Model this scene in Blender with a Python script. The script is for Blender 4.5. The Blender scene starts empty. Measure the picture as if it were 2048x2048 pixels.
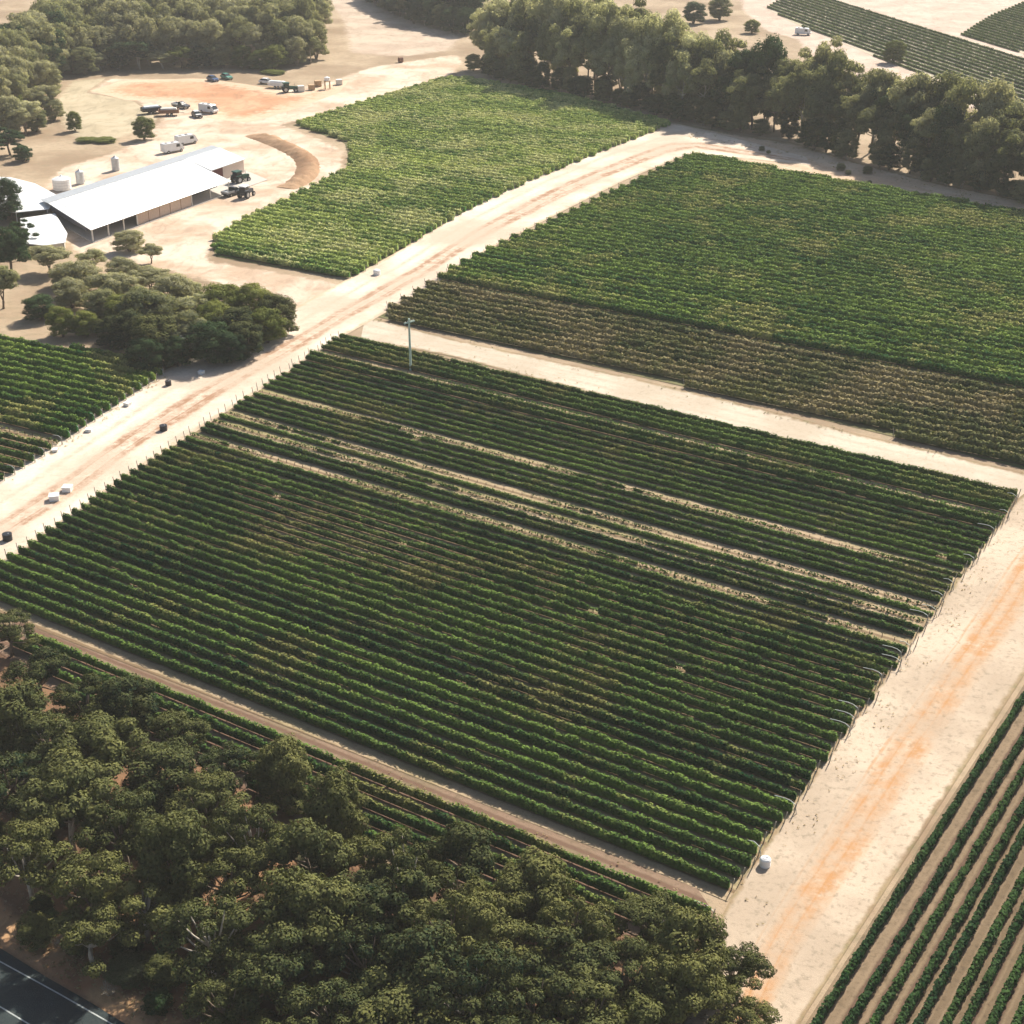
import bpy, bmesh, math, random
import numpy as np
from mathutils import Vector, Matrix
from mathutils.geometry import delaunay_2d_cdt

# ------------------------------------------------------------------ camera, sky, sun, exposure
sc = bpy.context.scene
COL = sc.collection
CAM_H = 110.0
FOCAL, HORIZON, CEN = 3050.0, -466.0, 1024.0          # focal length and horizon of the photograph (2048 px frame)
PITCH = math.atan((CEN - HORIZON) / FOCAL)
cam_data = bpy.data.cameras.new("camera")
cam = bpy.data.objects.new("camera", cam_data)
COL.objects.link(cam)
cam.location = (0, 0, CAM_H)
cam.rotation_euler = (math.pi / 2 - PITCH, 0, 0)
cam_data.sensor_width = 36
cam_data.lens = 36 * FOCAL / 2048
cam_data.clip_end = 6000
cam_data.clip_start = 1
sc.camera = cam

SUN_AZ = math.radians(33)
SUN_EL = math.radians(41)
world = bpy.data.worlds.new("World")
sc.world = world
world.use_nodes = True
wn = world.node_tree
wn.nodes.clear()
sky = wn.nodes.new("ShaderNodeTexSky")
sky.sky_type = 'NISHITA'
sky.sun_disc = False
sky.sun_elevation = SUN_EL
sky.sun_rotation = SUN_AZ
sky.dust_density = 2.0
bg = wn.nodes.new("ShaderNodeBackground")
bg.inputs[1].default_value = 0.07
wo = wn.nodes.new("ShaderNodeOutputWorld")
wn.links.new(sky.outputs[0], bg.inputs[0])
wn.links.new(bg.outputs[0], wo.inputs[0])
sun_data = bpy.data.lights.new("sun", 'SUN')
sun_data.energy = 5.0
sun_data.angle = math.radians(1.2)
sun_data.color = (1.0, 0.93, 0.82)
sun = bpy.data.objects.new("sun", sun_data)
COL.objects.link(sun)
SUNV = Vector((math.sin(SUN_AZ) * math.cos(SUN_EL), math.cos(SUN_AZ) * math.cos(SUN_EL), math.sin(SUN_EL)))
sun.rotation_euler = (-SUNV).to_track_quat('-Z', 'Y').to_euler()
sun.location = (100, 200, 300)
sc.view_settings.view_transform = 'Standard'
sc.view_settings.look = 'None'
sc.view_settings.exposure = 0.8
sc.view_settings.gamma = 1.0
sc.cycles.use_denoising = True
sc.cycles.use_adaptive_sampling = True
sc.cycles.adaptive_threshold = 0.03
sc.cycles.max_bounces = 4
sc.cycles.diffuse_bounces = 2
sc.cycles.transmission_bounces = 4
sc.cycles.transparent_max_bounces = 6
sc.cycles.volume_bounces = 1
HAZE_DENSITY = 0.00011

rng = np.random.default_rng(7)
R = random.Random(11)
UP = 2048 / 1932


def g(x, y, z=0.0):
    """ground point (or point at height z) seen at survey pixel x, y"""
    dx = (x * UP - CEN) / FOCAL
    dy = -(y * UP - CEN) / FOCAL
    vy = math.cos(PITCH) + dy * math.sin(PITCH)
    vz = -math.sin(PITCH) + dy * math.cos(PITCH)
    t = (CAM_H - z) / -vz
    return np.array([dx * t, vy * t])


def gp(pts):
    return np.array([g(*p) for p in pts])


def ordn(n):
    s = 'th' if 10 <= n % 100 <= 20 else {1: 'st', 2: 'nd', 3: 'rd'}.get(n % 10, 'th')
    return f"{n}{s}"


# ------------------------------------------------------------------ object helpers
def tag(o, label=None, cat=None, group=None, kind=None):
    if label: o["label"] = label
    if cat: o["category"] = cat
    if group: o["group"] = group
    if kind: o["kind"] = kind
    return o


def link(name, data, parent=None, loc=(0, 0, 0), rotz=0.0):
    o = bpy.data.objects.new(name, data)
    COL.objects.link(o)
    o.location = loc
    o.rotation_euler = (0, 0, rotz)
    if parent: o.parent = parent
    return o


def thing(name, loc, rotz, label, cat, group=None):
    return tag(link(name, None, None, loc, rotz), label, cat, group)


def npmesh(name, V, F, mat, tint=None, uv=None, smooth=False, extra=None):
    """V (n,3), F (m,k) with one k, or a list of such arrays"""
    Fs = F if isinstance(F, list) else [F]
    Fs = [f for f in Fs if len(f)]
    me = bpy.data.meshes.new(name)
    V = np.asarray(V, dtype=np.float32)
    me.vertices.add(len(V))
    me.vertices.foreach_set("co", V.ravel())
    loops = np.concatenate([f.ravel() for f in Fs]).astype(np.int32)
    sizes = np.concatenate([np.full(len(f), f.shape[1]) for f in Fs]).astype(np.int32)
    me.loops.add(len(loops))
    me.loops.foreach_set("vertex_index", loops)
    me.polygons.add(len(sizes))
    starts = np.concatenate([[0], np.cumsum(sizes)[:-1]]).astype(np.int32)
    me.polygons.foreach_set("loop_start", starts)
    if smooth: me.polygons.foreach_set("use_smooth", np.ones(len(sizes), dtype=bool))
    me.update(calc_edges=True)
    if tint is not None:
        a = me.attributes.new("tint", 'FLOAT', 'POINT')
        a.data.foreach_set("value", np.asarray(tint, dtype=np.float32))
    if extra:
        for k, v in extra.items():
            a = me.attributes.new(k, 'FLOAT', 'POINT')
            a.data.foreach_set("value", np.asarray(v, dtype=np.float32))
    if mat: me.materials.append(mat)
    return me


class MB:
    """collects simple solids into one mesh"""
    def __init__(s): s.V, s.F = [], []

    def add(s, V, F):
        n = len(s.V)
        s.V += [tuple(v) for v in V]
        s.F += [tuple(i + n for i in f) for f in F]
        return s

    def box(s, x0, x1, y0, y1, z0, z1, tx=0.0, ty=0.0):
        """tx, ty: how far the top is drawn in on each side"""
        V = [(x0, y0, z0), (x1, y0, z0), (x1, y1, z0), (x0, y1, z0),
             (x0 + tx, y0 + ty, z1), (x1 - tx, y0 + ty, z1), (x1 - tx, y1 - ty, z1), (x0 + tx, y1 - ty, z1)]
        return s.add(V, [(3, 2, 1, 0), (4, 5, 6, 7), (0, 1, 5, 4), (1, 2, 6, 5), (2, 3, 7, 6), (3, 0, 4, 7)])

    def prism(s, prof, y0, y1, top_in=0.0):
        """side profile (x, z) swept across y; top_in draws the higher points in"""
        zs = [p[1] for p in prof]
        zl, zh = min(zs), max(zs)
        n = len(prof)
        k = lambda z: top_in * (z - zl) / max(zh - zl, 1e-6)
        V = [(x, y0 + k(z), z) for x, z in prof] + [(x, y1 - k(z), z) for x, z in prof]
        F = [tuple(range(n)), tuple(range(2 * n - 1, n - 1, -1))]
        F += [(i, n + i, n + (i + 1) % n, (i + 1) % n) for i in range(n)]
        return s.add(V, F)

    def tube(s, pts, rad, n=6, cap=True):
        pts = [Vector(p) for p in pts]
        rad = rad if isinstance(rad, (list, tuple)) else [rad] * len(pts)
        V, F = [], []
        for i, p in enumerate(pts):
            d = (pts[min(i + 1, len(pts) - 1)] - pts[max(i - 1, 0)]).normalized()
            a = d.orthogonal().normalized() if abs(d.z) < 0.95 else Vector((1, 0, 0))
            a = (a - d * a.dot(d)).normalized()
            b = d.cross(a)
            for k in range(n):
                t = 2 * math.pi * k / n
                V.append(p + (a * math.cos(t) + b * math.sin(t)) * rad[i])
        for i in range(len(pts) - 1):
            for k in range(n):
                F.append((i * n + k, i * n + (k + 1) % n, (i + 1) * n + (k + 1) % n, (i + 1) * n + k))
        if cap:
            F.append(tuple(range(n - 1, -1, -1)))
            F.append(tuple(range((len(pts) - 1) * n, len(pts) * n)))
        return s.add(V, F)

    def lathe(s, prof, n=16, c=(0, 0)):
        V, F = [], []
        for r_, z in prof:
            for k in range(n):
                t = 2 * math.pi * k / n
                V.append((c[0] + r_ * math.cos(t), c[1] + r_ * math.sin(t), z))
        m = len(prof)
        for i in range(m - 1):
            for k in range(n):
                F.append((i * n + k, i * n + (k + 1) % n, (i + 1) * n + (k + 1) % n, (i + 1) * n + k))
        F.append(tuple(range(n - 1, -1, -1)))
        F.append(tuple(range((m - 1) * n, m * n)))
        return s.add(V, F)

    def data(s, name, mat, bevel=0.0, smooth=False):
        me = bpy.data.meshes.new(name)
        me.from_pydata(s.V, [], s.F)
        if bevel:
            bm = bmesh.new()
            bm.from_mesh(me)
            bmesh.ops.bevel(bm, geom=bm.edges[:], offset=bevel, segments=2, affect='EDGES', clamp_overlap=True)
            bm.to_mesh(me)
            bm.free()
        if smooth:
            for p in me.polygons: p.use_smooth = True
        me.materials.append(mat)
        return me

    def build(s, name, mat, parent=None, bevel=0.0, smooth=False, loc=(0, 0, 0), rotz=0.0):
        return link(name, s.data(name, mat, bevel, smooth), parent, loc, rotz)


# ------------------------------------------------------------------ materials
def newmat(name):
    m = bpy.data.materials.new(name)
    m.use_nodes = True
    nt = m.node_tree
    nt.nodes.clear()
    out = nt.nodes.new("ShaderNodeOutputMaterial")
    return m, nt, out


class NT:
    def __init__(s, nt): s.nt = nt

    def n(s, t, **kw):
        nd = s.nt.nodes.new(t)
        for k, v in kw.items(): setattr(nd, k, v)
        return nd

    def l(s, a, b): s.nt.links.new(a, b)

    def val(s, sock, v):
        if isinstance(v, (int, float)): sock.default_value = v
        elif isinstance(v, tuple): sock.default_value = (*v, 1.0) if len(v) == 3 and len(sock.default_value) == 4 else v
        else: s.l(v, sock)

    def math(s, op, a, b=0.0, clamp=False):
        nd = s.n("ShaderNodeMath", operation=op, use_clamp=clamp)
        s.val(nd.inputs[0], a)
        s.val(nd.inputs[1], b)
        return nd.outputs[0]

    def mix(s, f, a, b, mode='MIX'):
        nd = s.n("ShaderNodeMix", data_type='RGBA', blend_type=mode)
        s.val(nd.inputs[0], f)
        s.val(nd.inputs[6], a)
        s.val(nd.inputs[7], b)
        return nd.outputs[2]

    def noise(s, vec, scale, detail=4.0, rough=0.55, dist=0.0):
        nd = s.n("ShaderNodeTexNoise")
        nd.inputs["Scale"].default_value = scale
        nd.inputs["Detail"].default_value = detail
        nd.inputs["Roughness"].default_value = rough
        nd.inputs["Distortion"].default_value = dist
        s.l(vec, nd.inputs["Vector"])
        return nd.outputs[0]

    def ramp(s, fac, lo, hi):
        nd = s.n("ShaderNodeMapRange", interpolation_type='SMOOTHSTEP')
        s.val(nd.inputs[0], fac)
        nd.inputs[1].default_value = lo
        nd.inputs[2].default_value = hi
        return nd.outputs[0]

    def scalevec(s, vec, sx, sy, sz):
        nd = s.n("ShaderNodeMapping")
        nd.inputs["Scale"].default_value = (sx, sy, sz)
        s.l(vec, nd.inputs[0])
        return nd.outputs[0]

    def pos(s): return s.n("ShaderNodeNewGeometry").outputs["Position"]

    def attr(s, name): return s.n("ShaderNodeAttribute", attribute_name=name)

    def bsdf(s, out, col, rough=0.9, bump=None, bstr=0.3, spec=0.2, metal=0.0):
        b = s.n("ShaderNodeBsdfPrincipled")
        s.val(b.inputs["Base Color"], col)
        s.val(b.inputs["Roughness"], rough)
        b.inputs["Specular IOR Level"].default_value = spec
        b.inputs["Metallic"].default_value = metal
        if bump is not None:
            bp = s.n("ShaderNodeBump")
            bp.inputs["Strength"].default_value = bstr
            bp.inputs["Distance"].default_value = 0.15
            s.l(bump, bp.inputs["Height"])
            s.l(bp.outputs[0], b.inputs["Normal"])
        s.l(b.outputs[0], out.inputs[0])
        return b


def paint(name, col, rough=0.5, var=0.12, metal=0.0, spec=0.4):
    m, nt, out = newmat(name)
    t = NT(nt)
    p = t.n("ShaderNodeTexCoord").outputs["Object"]
    n1 = t.noise(p, 1.7, 5)
    n2 = t.noise(t.scalevec(p, 6, 6, 1), 2.0, 3)
    c = t.mix(t.ramp(n1, 0.3, 0.75), tuple(v * (1 - var) for v in col), col)
    c = t.mix(t.math('MULTIPLY', t.ramp(n2, 0.55, 0.8), var * 2), c, tuple(v * 0.55 for v in col))
    t.bsdf(out, c, t.math('ADD', t.math('MULTIPLY', n1, 0.2), rough - 0.1), spec=spec, metal=metal)
    return m


def soil_color(t, p, a=(0.30, 0.215, 0.135), b=(0.44, 0.33, 0.215), gcol=(0.20, 0.185, 0.10)):
    n1 = t.noise(p, 0.035, 6, 0.6)
    n2 = t.noise(p, 0.45, 6, 0.65)
    n3 = t.noise(p, 3.5, 4, 0.7)
    c = t.mix(t.ramp(n1, 0.35, 0.65), a, b)
    c = t.mix(t.math('MULTIPLY', t.ramp(n2, 0.45, 0.7), 0.55), c, gcol)
    c = t.mix(t.math('MULTIPLY', t.ramp(n3, 0.52, 0.72), 0.5), c, tuple(v * 0.6 for v in a))
    return c, n2, n3


def soil_mat(name, **kw):
    m, nt, out = newmat(name)
    t = NT(nt)
    p = t.pos()
    c, n2, n3 = soil_color(t, p, **kw)
    t.bsdf(out, c, 0.95, t.math('ADD', n2, n3), 0.5)
    return m


def area_mat(name, a, b, gcol, speck=(0.22, 0.16, 0.10), edge=4.0, base=None, spk=0.5):
    """bare earth whose rim breaks up into the surrounding soil (attribute edge = metres from the rim)"""
    m, nt, out = newmat(name)
    t = NT(nt)
    p = t.pos()
    c0, n2, n3 = soil_color(t, p, **(base or {}))
    m1 = t.noise(p, 0.06, 6, 0.6, 0.4)
    m2 = t.noise(p, 0.6, 6, 0.65)
    c = t.mix(t.ramp(m1, 0.36, 0.64), a, b)
    c = t.mix(t.math('MULTIPLY', t.ramp(m2, 0.5, 0.75), 0.35), c, gcol)
    c = t.mix(t.math('MULTIPLY', t.ramp(t.noise(p, 1.6, 5, 0.7), 0.6, 0.75), spk), c, speck)
    c = t.mix(t.math('MULTIPLY', t.ramp(t.noise(t.scalevec(p, 1.0, 0.45, 1.0), 0.22, 6, 0.7, 1.2), 0.46, 0.70), 0.45), c, tuple(v * 0.62 for v in gcol))
    e = t.math('ADD', t.attr("edge").outputs["Fac"], t.math('MULTIPLY', t.math('SUBTRACT', t.noise(p, 0.35, 5, 0.65), 0.5), edge * 1.6))
    col = t.mix(t.ramp(e, edge * 0.15, edge * 0.75), c0, c)
    t.bsdf(out, col, 0.95, t.math('ADD', n2, n3), 0.35)
    return m


def track_mat(name, sand_a, sand_b, rut, bands, edge=0.10, speck=(0.30, 0.25, 0.17), spk=0.6, base=None):
    """dirt road: u runs across (0..1), v along in metres; bands = (centre, half width, strength) of worn wheel tracks"""
    m, nt, out = newmat(name)
    t = NT(nt)
    p = t.pos()
    uvn = t.n("ShaderNodeUVMap")
    sep = t.n("ShaderNodeSeparateXYZ")
    t.l(uvn.outputs[0], sep.inputs[0])
    u, v = sep.outputs[0], sep.outputs[1]
    comb = t.n("ShaderNodeCombineXYZ")
    t.l(t.math('MULTIPLY', u, 9.0), comb.inputs[0])
    t.l(t.math('MULTIPLY', v, 0.05), comb.inputs[1])
    st = t.noise(comb.outputs[0], 1.0, 6, 0.7)                      # streaks drawn out along the road
    c0, n2, n3 = soil_color(t, p, **(base or {}))
    m1 = t.noise(p, 0.05, 6, 0.62)
    c = t.mix(t.ramp(m1, 0.35, 0.65), sand_a, sand_b)
    c = t.mix(t.math('MULTIPLY', t.ramp(t.noise(p, 1.1, 6, 0.75), 0.50, 0.68), spk), c, speck)
    wob = t.math('MULTIPLY', t.math('SUBTRACT', t.noise(p, 0.035, 3), 0.5), 0.10)
    uu = t.math('ADD', u, wob)
    patch = t.math('MULTIPLY', t.ramp(t.noise(p, 0.05, 6, 0.7), 0.36, 0.66), t.ramp(t.noise(p, 0.5, 6, 0.75), 0.30, 0.62))
    for cen, hw, k in bands:
        dist = t.math('ABSOLUTE', t.math('SUBTRACT', uu, cen))
        band = t.math('SUBTRACT', 1.0, t.ramp(t.math('ADD', dist, t.math('MULTIPLY', t.math('SUBTRACT', st, 0.5), hw * 1.6 + 0.02)), hw * 0.1, hw * 1.5))
        f = t.math('MULTIPLY', t.math('MULTIPLY', band, k), t.math('ADD', 0.12, t.math('MULTIPLY', patch, 1.0)), True)
        c = t.mix(f, c, rut)
    c = t.mix(t.math('MULTIPLY', t.ramp(st, 0.55, 0.8), 0.25), c, tuple(x * 0.75 for x in rut))
    em = t.math('MINIMUM', u, t.math('SUBTRACT', 1.0, u))
    em = t.math('ADD', em, t.math('MULTIPLY', t.math('SUBTRACT', t.noise(p, 0.4, 5, 0.65), 0.5), edge * 1.3))
    col = t.mix(t.ramp(em, edge * 0.12, edge * 0.65), c0, c)
    t.bsdf(out, col, 0.95, t.math('ADD', n2, n3), 0.3)
    return m


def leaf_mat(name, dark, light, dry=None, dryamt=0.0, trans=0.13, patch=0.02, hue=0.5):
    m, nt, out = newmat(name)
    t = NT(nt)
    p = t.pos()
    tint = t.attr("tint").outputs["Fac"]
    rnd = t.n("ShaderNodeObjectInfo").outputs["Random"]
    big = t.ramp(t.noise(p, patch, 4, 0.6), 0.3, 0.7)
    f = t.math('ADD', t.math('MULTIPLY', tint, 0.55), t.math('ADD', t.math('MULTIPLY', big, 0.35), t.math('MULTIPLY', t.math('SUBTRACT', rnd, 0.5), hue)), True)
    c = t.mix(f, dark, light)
    if dry:
        d = t.ramp(t.math('ADD', t.noise(p, patch * 2.3, 5, 0.65), t.math('MULTIPLY', tint, 0.12)), 0.62 - dryamt * 0.3, 0.74 - dryamt * 0.2)
        c = t.mix(t.math('MULTIPLY', d, 0.8), c, dry)
    b = t.n("ShaderNodeBsdfPrincipled")
    t.l(c, b.inputs["Base Color"])
    b.inputs["Roughness"].default_value = 0.8
    b.inputs["Specular IOR Level"].default_value = 0.06
    tr = t.n("ShaderNodeBsdfTranslucent")
    t.l(t.mix(0.5, c, (light[0] * 1.5, light[1] * 1.5, light[2] * 0.8)), tr.inputs[0])
    mx = t.n("ShaderNodeMixShader")
    mx.inputs[0].default_value = trans
    t.l(b.outputs[0], mx.inputs[1])
    t.l(tr.outputs[0], mx.inputs[2])
    t.l(mx.outputs[0], out.inputs[0])
    return m


SOIL = dict(a=(0.27, 0.19, 0.12), b=(0.42, 0.32, 0.215), gcol=(0.22, 0.19, 0.115))
VSOIL = dict(a=(0.24, 0.165, 0.10), b=(0.33, 0.25, 0.145), gcol=(0.15, 0.15, 0.065))
M = {}
M['soil'] = soil_mat('soil', **SOIL)
M['paddock'] = area_mat('paddock', (0.42, 0.32, 0.24), (0.52, 0.42, 0.32), (0.36, 0.29, 0.20), edge=6, base=SOIL, spk=0.25)
M['yard'] = area_mat('yard_sand', (0.46, 0.335, 0.235), (0.66, 0.545, 0.43), (0.42, 0.30, 0.21), edge=4, base=SOIL, spk=0.3)
M['orange'] = area_mat('orange_earth', (0.44, 0.225, 0.12), (0.56, 0.33, 0.20), (0.36, 0.225, 0.14), edge=14, spk=0.35,
                       base=dict(a=(0.54, 0.39, 0.27), b=(0.64, 0.48, 0.34), gcol=(0.46, 0.34, 0.23)))
M['straw'] = area_mat('dry_grass', (0.40, 0.33, 0.22), (0.50, 0.42, 0.29), (0.30, 0.27, 0.17), edge=5, base=SOIL, spk=0.5)
M['pink'] = area_mat('pale_field_earth', (0.46, 0.35, 0.275), (0.56, 0.445, 0.36), (0.40, 0.29, 0.22), edge=5, base=SOIL, spk=0.15)
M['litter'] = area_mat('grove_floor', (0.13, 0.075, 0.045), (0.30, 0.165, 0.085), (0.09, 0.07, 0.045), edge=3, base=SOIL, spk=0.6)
M['verge'] = area_mat('roadside_verge', (0.34, 0.16, 0.085), (0.46, 0.29, 0.15), (0.24, 0.13, 0.08), edge=1.2, spk=0.7,
                      base=dict(a=(0.20, 0.115, 0.065), b=(0.32, 0.185, 0.10), gcol=(0.14, 0.10, 0.06)))
M['road_main'] = track_mat('sand_road', (0.50, 0.405, 0.31), (0.72, 0.61, 0.49), (0.32, 0.185, 0.11),
                           [(0.63, 0.17, 0.8), (0.54, 0.035, 1.3), (0.72, 0.035, 1.3), (0.30, 0.04, 0.5), (0.57, 0.010, 1.3), (0.68, 0.010, 1.3)], edge=0.10, spk=0.35, base=dict(a=(0.46, 0.35, 0.24), b=(0.58, 0.45, 0.32), gcol=(0.36, 0.30, 0.19)))
M['road_cross'] = track_mat('grass_track', (0.44, 0.365, 0.275), (0.56, 0.48, 0.38), (0.36, 0.28, 0.20),
                            [(0.35, 0.06, 0.5), (0.66, 0.06, 0.5)], edge=0.20, spk=0.55, base=VSOIL)
M['road_tree'] = track_mat('shade_track', (0.52, 0.37, 0.25), (0.62, 0.48, 0.34), (0.42, 0.27, 0.17),
                           [(0.55, 0.08, 0.7), (0.75, 0.08, 0.7)], edge=0.18, spk=0.7, base=VSOIL)
M['road_right'] = track_mat('headland_road', (0.40, 0.315, 0.23), (0.55, 0.445, 0.335), (0.42, 0.225, 0.10),
                            [(0.45, 0.06, 1.1), (0.60, 0.085, 1.3), (0.52, 0.14, 0.45), (0.465, 0.010, 1.4), (0.575, 0.010, 1.4), (0.36, 0.012, 0.8)], edge=0.08, spk=0.8, speck=(0.24, 0.20, 0.14), base=VSOIL)


def floor_mat(name, pale, green, bare, gamt):
    """ground between vines: u counts rows, bare earth under the vines, grass and wheel marks between"""
    m, nt, out = newmat(name)
    t = NT(nt)
    p = t.pos()
    uvn = t.n("ShaderNodeUVMap")
    sep = t.n("ShaderNodeSeparateXYZ")
    t.l(uvn.outputs[0], sep.inputs[0])
    u = t.math('ADD', sep.outputs[0], t.math('MULTIPLY', t.math('SUBTRACT', t.noise(p, 0.5, 4), 0.5), 0.22))
    fr = t.math('FRACT', u)
    d = t.math('ABSOLUTE', t.math('SUBTRACT', fr, 0.5))               # 0.5 at the vines, 0 mid-row
    n1 = t.noise(p, 0.03, 5, 0.6)
    n2 = t.noise(p, 0.7, 6, 0.7)
    rowid = t.n("ShaderNodeTexWhiteNoise", noise_dimensions='1D')
    t.l(t.math('FLOOR', u), rowid.inputs["W"])
    rr = rowid.outputs["Value"]
    c = t.mix(t.math('ADD', t.ramp(n1, 0.36, 0.62), t.math('MULTIPLY', t.math('SUBTRACT', rr, 0.5), 0.9), True), pale, green)
    c = t.mix(t.math('MULTIPLY', t.ramp(n2, 0.45, 0.7), gamt), c, tuple(x * 0.6 for x in green))
    wheel = t.ramp(t.math('ABSOLUTE', t.math('SUBTRACT', d, 0.22)), 0.09, 0.02)
    c = t.mix(t.math('MULTIPLY', wheel, 0.35), c, tuple(x * 1.15 for x in pale))
    c = t.mix(t.ramp(d, 0.30, 0.42), c, bare)
    c = t.mix(t.math('MULTIPLY', t.ramp(t.noise(p, 2.6, 4, 0.7), 0.5, 0.75), 0.5), c, tuple(x * 0.55 for x in bare))
    t.bsdf(out, c, 0.95, n2, 0.4)
    return m


M['floorA'] = floor_mat('vineyard_floor_dry', (0.38, 0.285, 0.18), (0.24, 0.21, 0.09), (0.19, 0.13, 0.075), 0.45)
M['floorG'] = floor_mat('vineyard_floor_green', (0.19, 0.16, 0.08), (0.12, 0.145, 0.045), (0.12, 0.10, 0.05), 0.5)
M['floorE'] = floor_mat('vineyard_floor_straw', (0.24, 0.175, 0.112), (0.16, 0.115, 0.07), (0.12, 0.075, 0.05), 0.7)
M['floorA2'] = floor_mat('vineyard_floor_brown', (0.23, 0.155, 0.105), (0.17, 0.14, 0.075), (0.15, 0.09, 0.06), 0.5)
M['floorF'] = floor_mat('vineyard_floor_pale', (0.48, 0.41, 0.31), (0.40, 0.37, 0.25), (0.38, 0.29, 0.20), 0.2)

M['vineA'] = leaf_mat('vine_leaf', (0.006, 0.042, 0.014), (0.160, 0.245, 0.048), (0.23, 0.21, 0.07), 0.1, 0.09)
M['vineB'] = leaf_mat('vine_leaf_green', (0.015, 0.085, 0.018), (0.240, 0.335, 0.060), (0.36, 0.33, 0.11), 0.14)
M['vineBd'] = leaf_mat('vine_leaf_autumn', (0.030, 0.062, 0.020), (0.205, 0.200, 0.070), (0.30, 0.24, 0.12), 0.45)
M['vineC'] = leaf_mat('vine_leaf_light', (0.055, 0.150, 0.030), (0.54, 0.60, 0.17), (0.60, 0.58, 0.26), 0.3)
M['vineE'] = leaf_mat('vine_leaf_dark', (0.008, 0.034, 0.013), (0.050, 0.100, 0.026))
M['vineF'] = leaf_mat('vine_leaf_far', (0.06, 0.11, 0.035), (0.22, 0.27, 0.09))
M['gum'] = leaf_mat('gum_leaf', (0.034, 0.062, 0.034), (0.34, 0.335, 0.175), None, 0, 0.42, 0.03, 0.55)
M['gumgrey'] = leaf_mat('gum_leaf_grey', (0.075, 0.100, 0.062), (0.50, 0.47, 0.29), None, 0, 0.42, 0.03, 0.4)
M['gumpale'] = leaf_mat('gum_leaf_pale', (0.12, 0.145, 0.085), (0.66, 0.63, 0.42), None, 0, 0.45, 0.03, 0.4)
M['grove'] = leaf_mat('grove_leaf', (0.005, 0.025, 0.014), (0.180, 0.178, 0.056), None, 0, 0.08, 0.05, 0.45)
M['lime'] = leaf_mat('lime_leaf', (0.050, 0.085, 0.020), (0.27, 0.28, 0.070), None, 0, 0.25, 0.05, 0.3)
M['deep'] = leaf_mat('deep_leaf', (0.012, 0.036, 0.016), (0.075, 0.120, 0.042), None, 0, 0.18, 0.05, 0.3)
M['twig'] = leaf_mat('dry_twig', (0.18, 0.13, 0.08), (0.38, 0.30, 0.20), None, 0, 0.1, 0.05, 0.3)
M['bark'] = paint('bark', (0.24, 0.19, 0.14), 0.9, 0.4, spec=0.1)
M['barkpale'] = paint('bark_pale', (0.52, 0.46, 0.38), 0.85, 0.3, spec=0.1)
M['vinewood'] = paint('vine_wood', (0.11, 0.075, 0.05), 0.9, 0.3, spec=0.1)
M['post'] = paint('post_wood', (0.36, 0.33, 0.28), 0.85, 0.25, spec=0.2)
M['hose'] = paint('pale_hose', (0.50, 0.53, 0.48), 0.6, 0.15)
M['white'] = paint('white_paint', (0.82, 0.82, 0.80), 0.35, 0.06)
M['offwhite'] = paint('offwhite_paint', (0.72, 0.69, 0.62), 0.5, 0.1)
M['metal'] = paint('galvanised', (0.55, 0.57, 0.58), 0.4, 0.15, metal=0.4)
M['black'] = paint('black_plastic', (0.012, 0.013, 0.018), 0.5, 0.2)
M['tyre'] = paint('tyre_rubber', (0.02, 0.02, 0.02), 0.85, 0.2)
M['rim'] = paint('wheel_rim', (0.45, 0.45, 0.45), 0.4, 0.1, metal=0.5)
M['glass'] = paint('dark_glass', (0.02, 0.03, 0.035), 0.12, 0.1, spec=0.6)
M['blue'] = paint('blue_paint', (0.05, 0.10, 0.22), 0.3, 0.1)
M['teal'] = paint('teal_paint', (0.10, 0.30, 0.23), 0.3, 0.1)
M['green'] = paint('green_paint', (0.025, 0.09, 0.055), 0.4, 0.15)
M['greymetal'] = paint('dark_grey_paint', (0.07, 0.075, 0.085), 0.4, 0.15)
M['rust'] = paint('rusty_brown', (0.26, 0.13, 0.075), 0.8, 0.3)
M['timber'] = paint('tan_timber', (0.50, 0.33, 0.18), 0.8, 0.2)
M['redwall'] = paint('oxide_red_wall', (0.15, 0.035, 0.03), 0.7, 0.15)
M['tanwall'] = paint('tan_wall', (0.58, 0.44, 0.34), 0.85, 0.12)
M['pinkwall'] = paint('pale_pink_wall', (0.72, 0.57, 0.47), 0.85, 0.08)
M['fascia'] = paint('slate_fascia', (0.10, 0.095, 0.115), 0.6, 0.15)
M['concrete'] = paint('concrete', (0.55, 0.50, 0.44), 0.9, 0.15)
M['polewood'] = paint('treated_pole', (0.56, 0.68, 0.58), 0.8, 0.15)


def roof_mat(name, col):
    m, nt, out = newmat(name)
    t = NT(nt)
    p = t.n("ShaderNodeTexCoord").outputs["Object"]
    w = t.n("ShaderNodeTexWave", wave_type='BANDS', bands_direction='X')
    w.inputs["Scale"].default_value = 1.6
    t.l(p, w.inputs["Vector"])
    n1 = t.noise(p, 0.25, 5, 0.6)
    c = t.mix(t.math('MULTIPLY', t.ramp(n1, 0.45, 0.75), 0.3), col, tuple(v * 0.86 for v in col))
    t.bsdf(out, c, 0.35, w.outputs["Fac"], 0.25, spec=0.4)
    return m


M['roof'] = roof_mat('white_roof_sheeting', (0.84, 0.84, 0.82))


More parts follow.
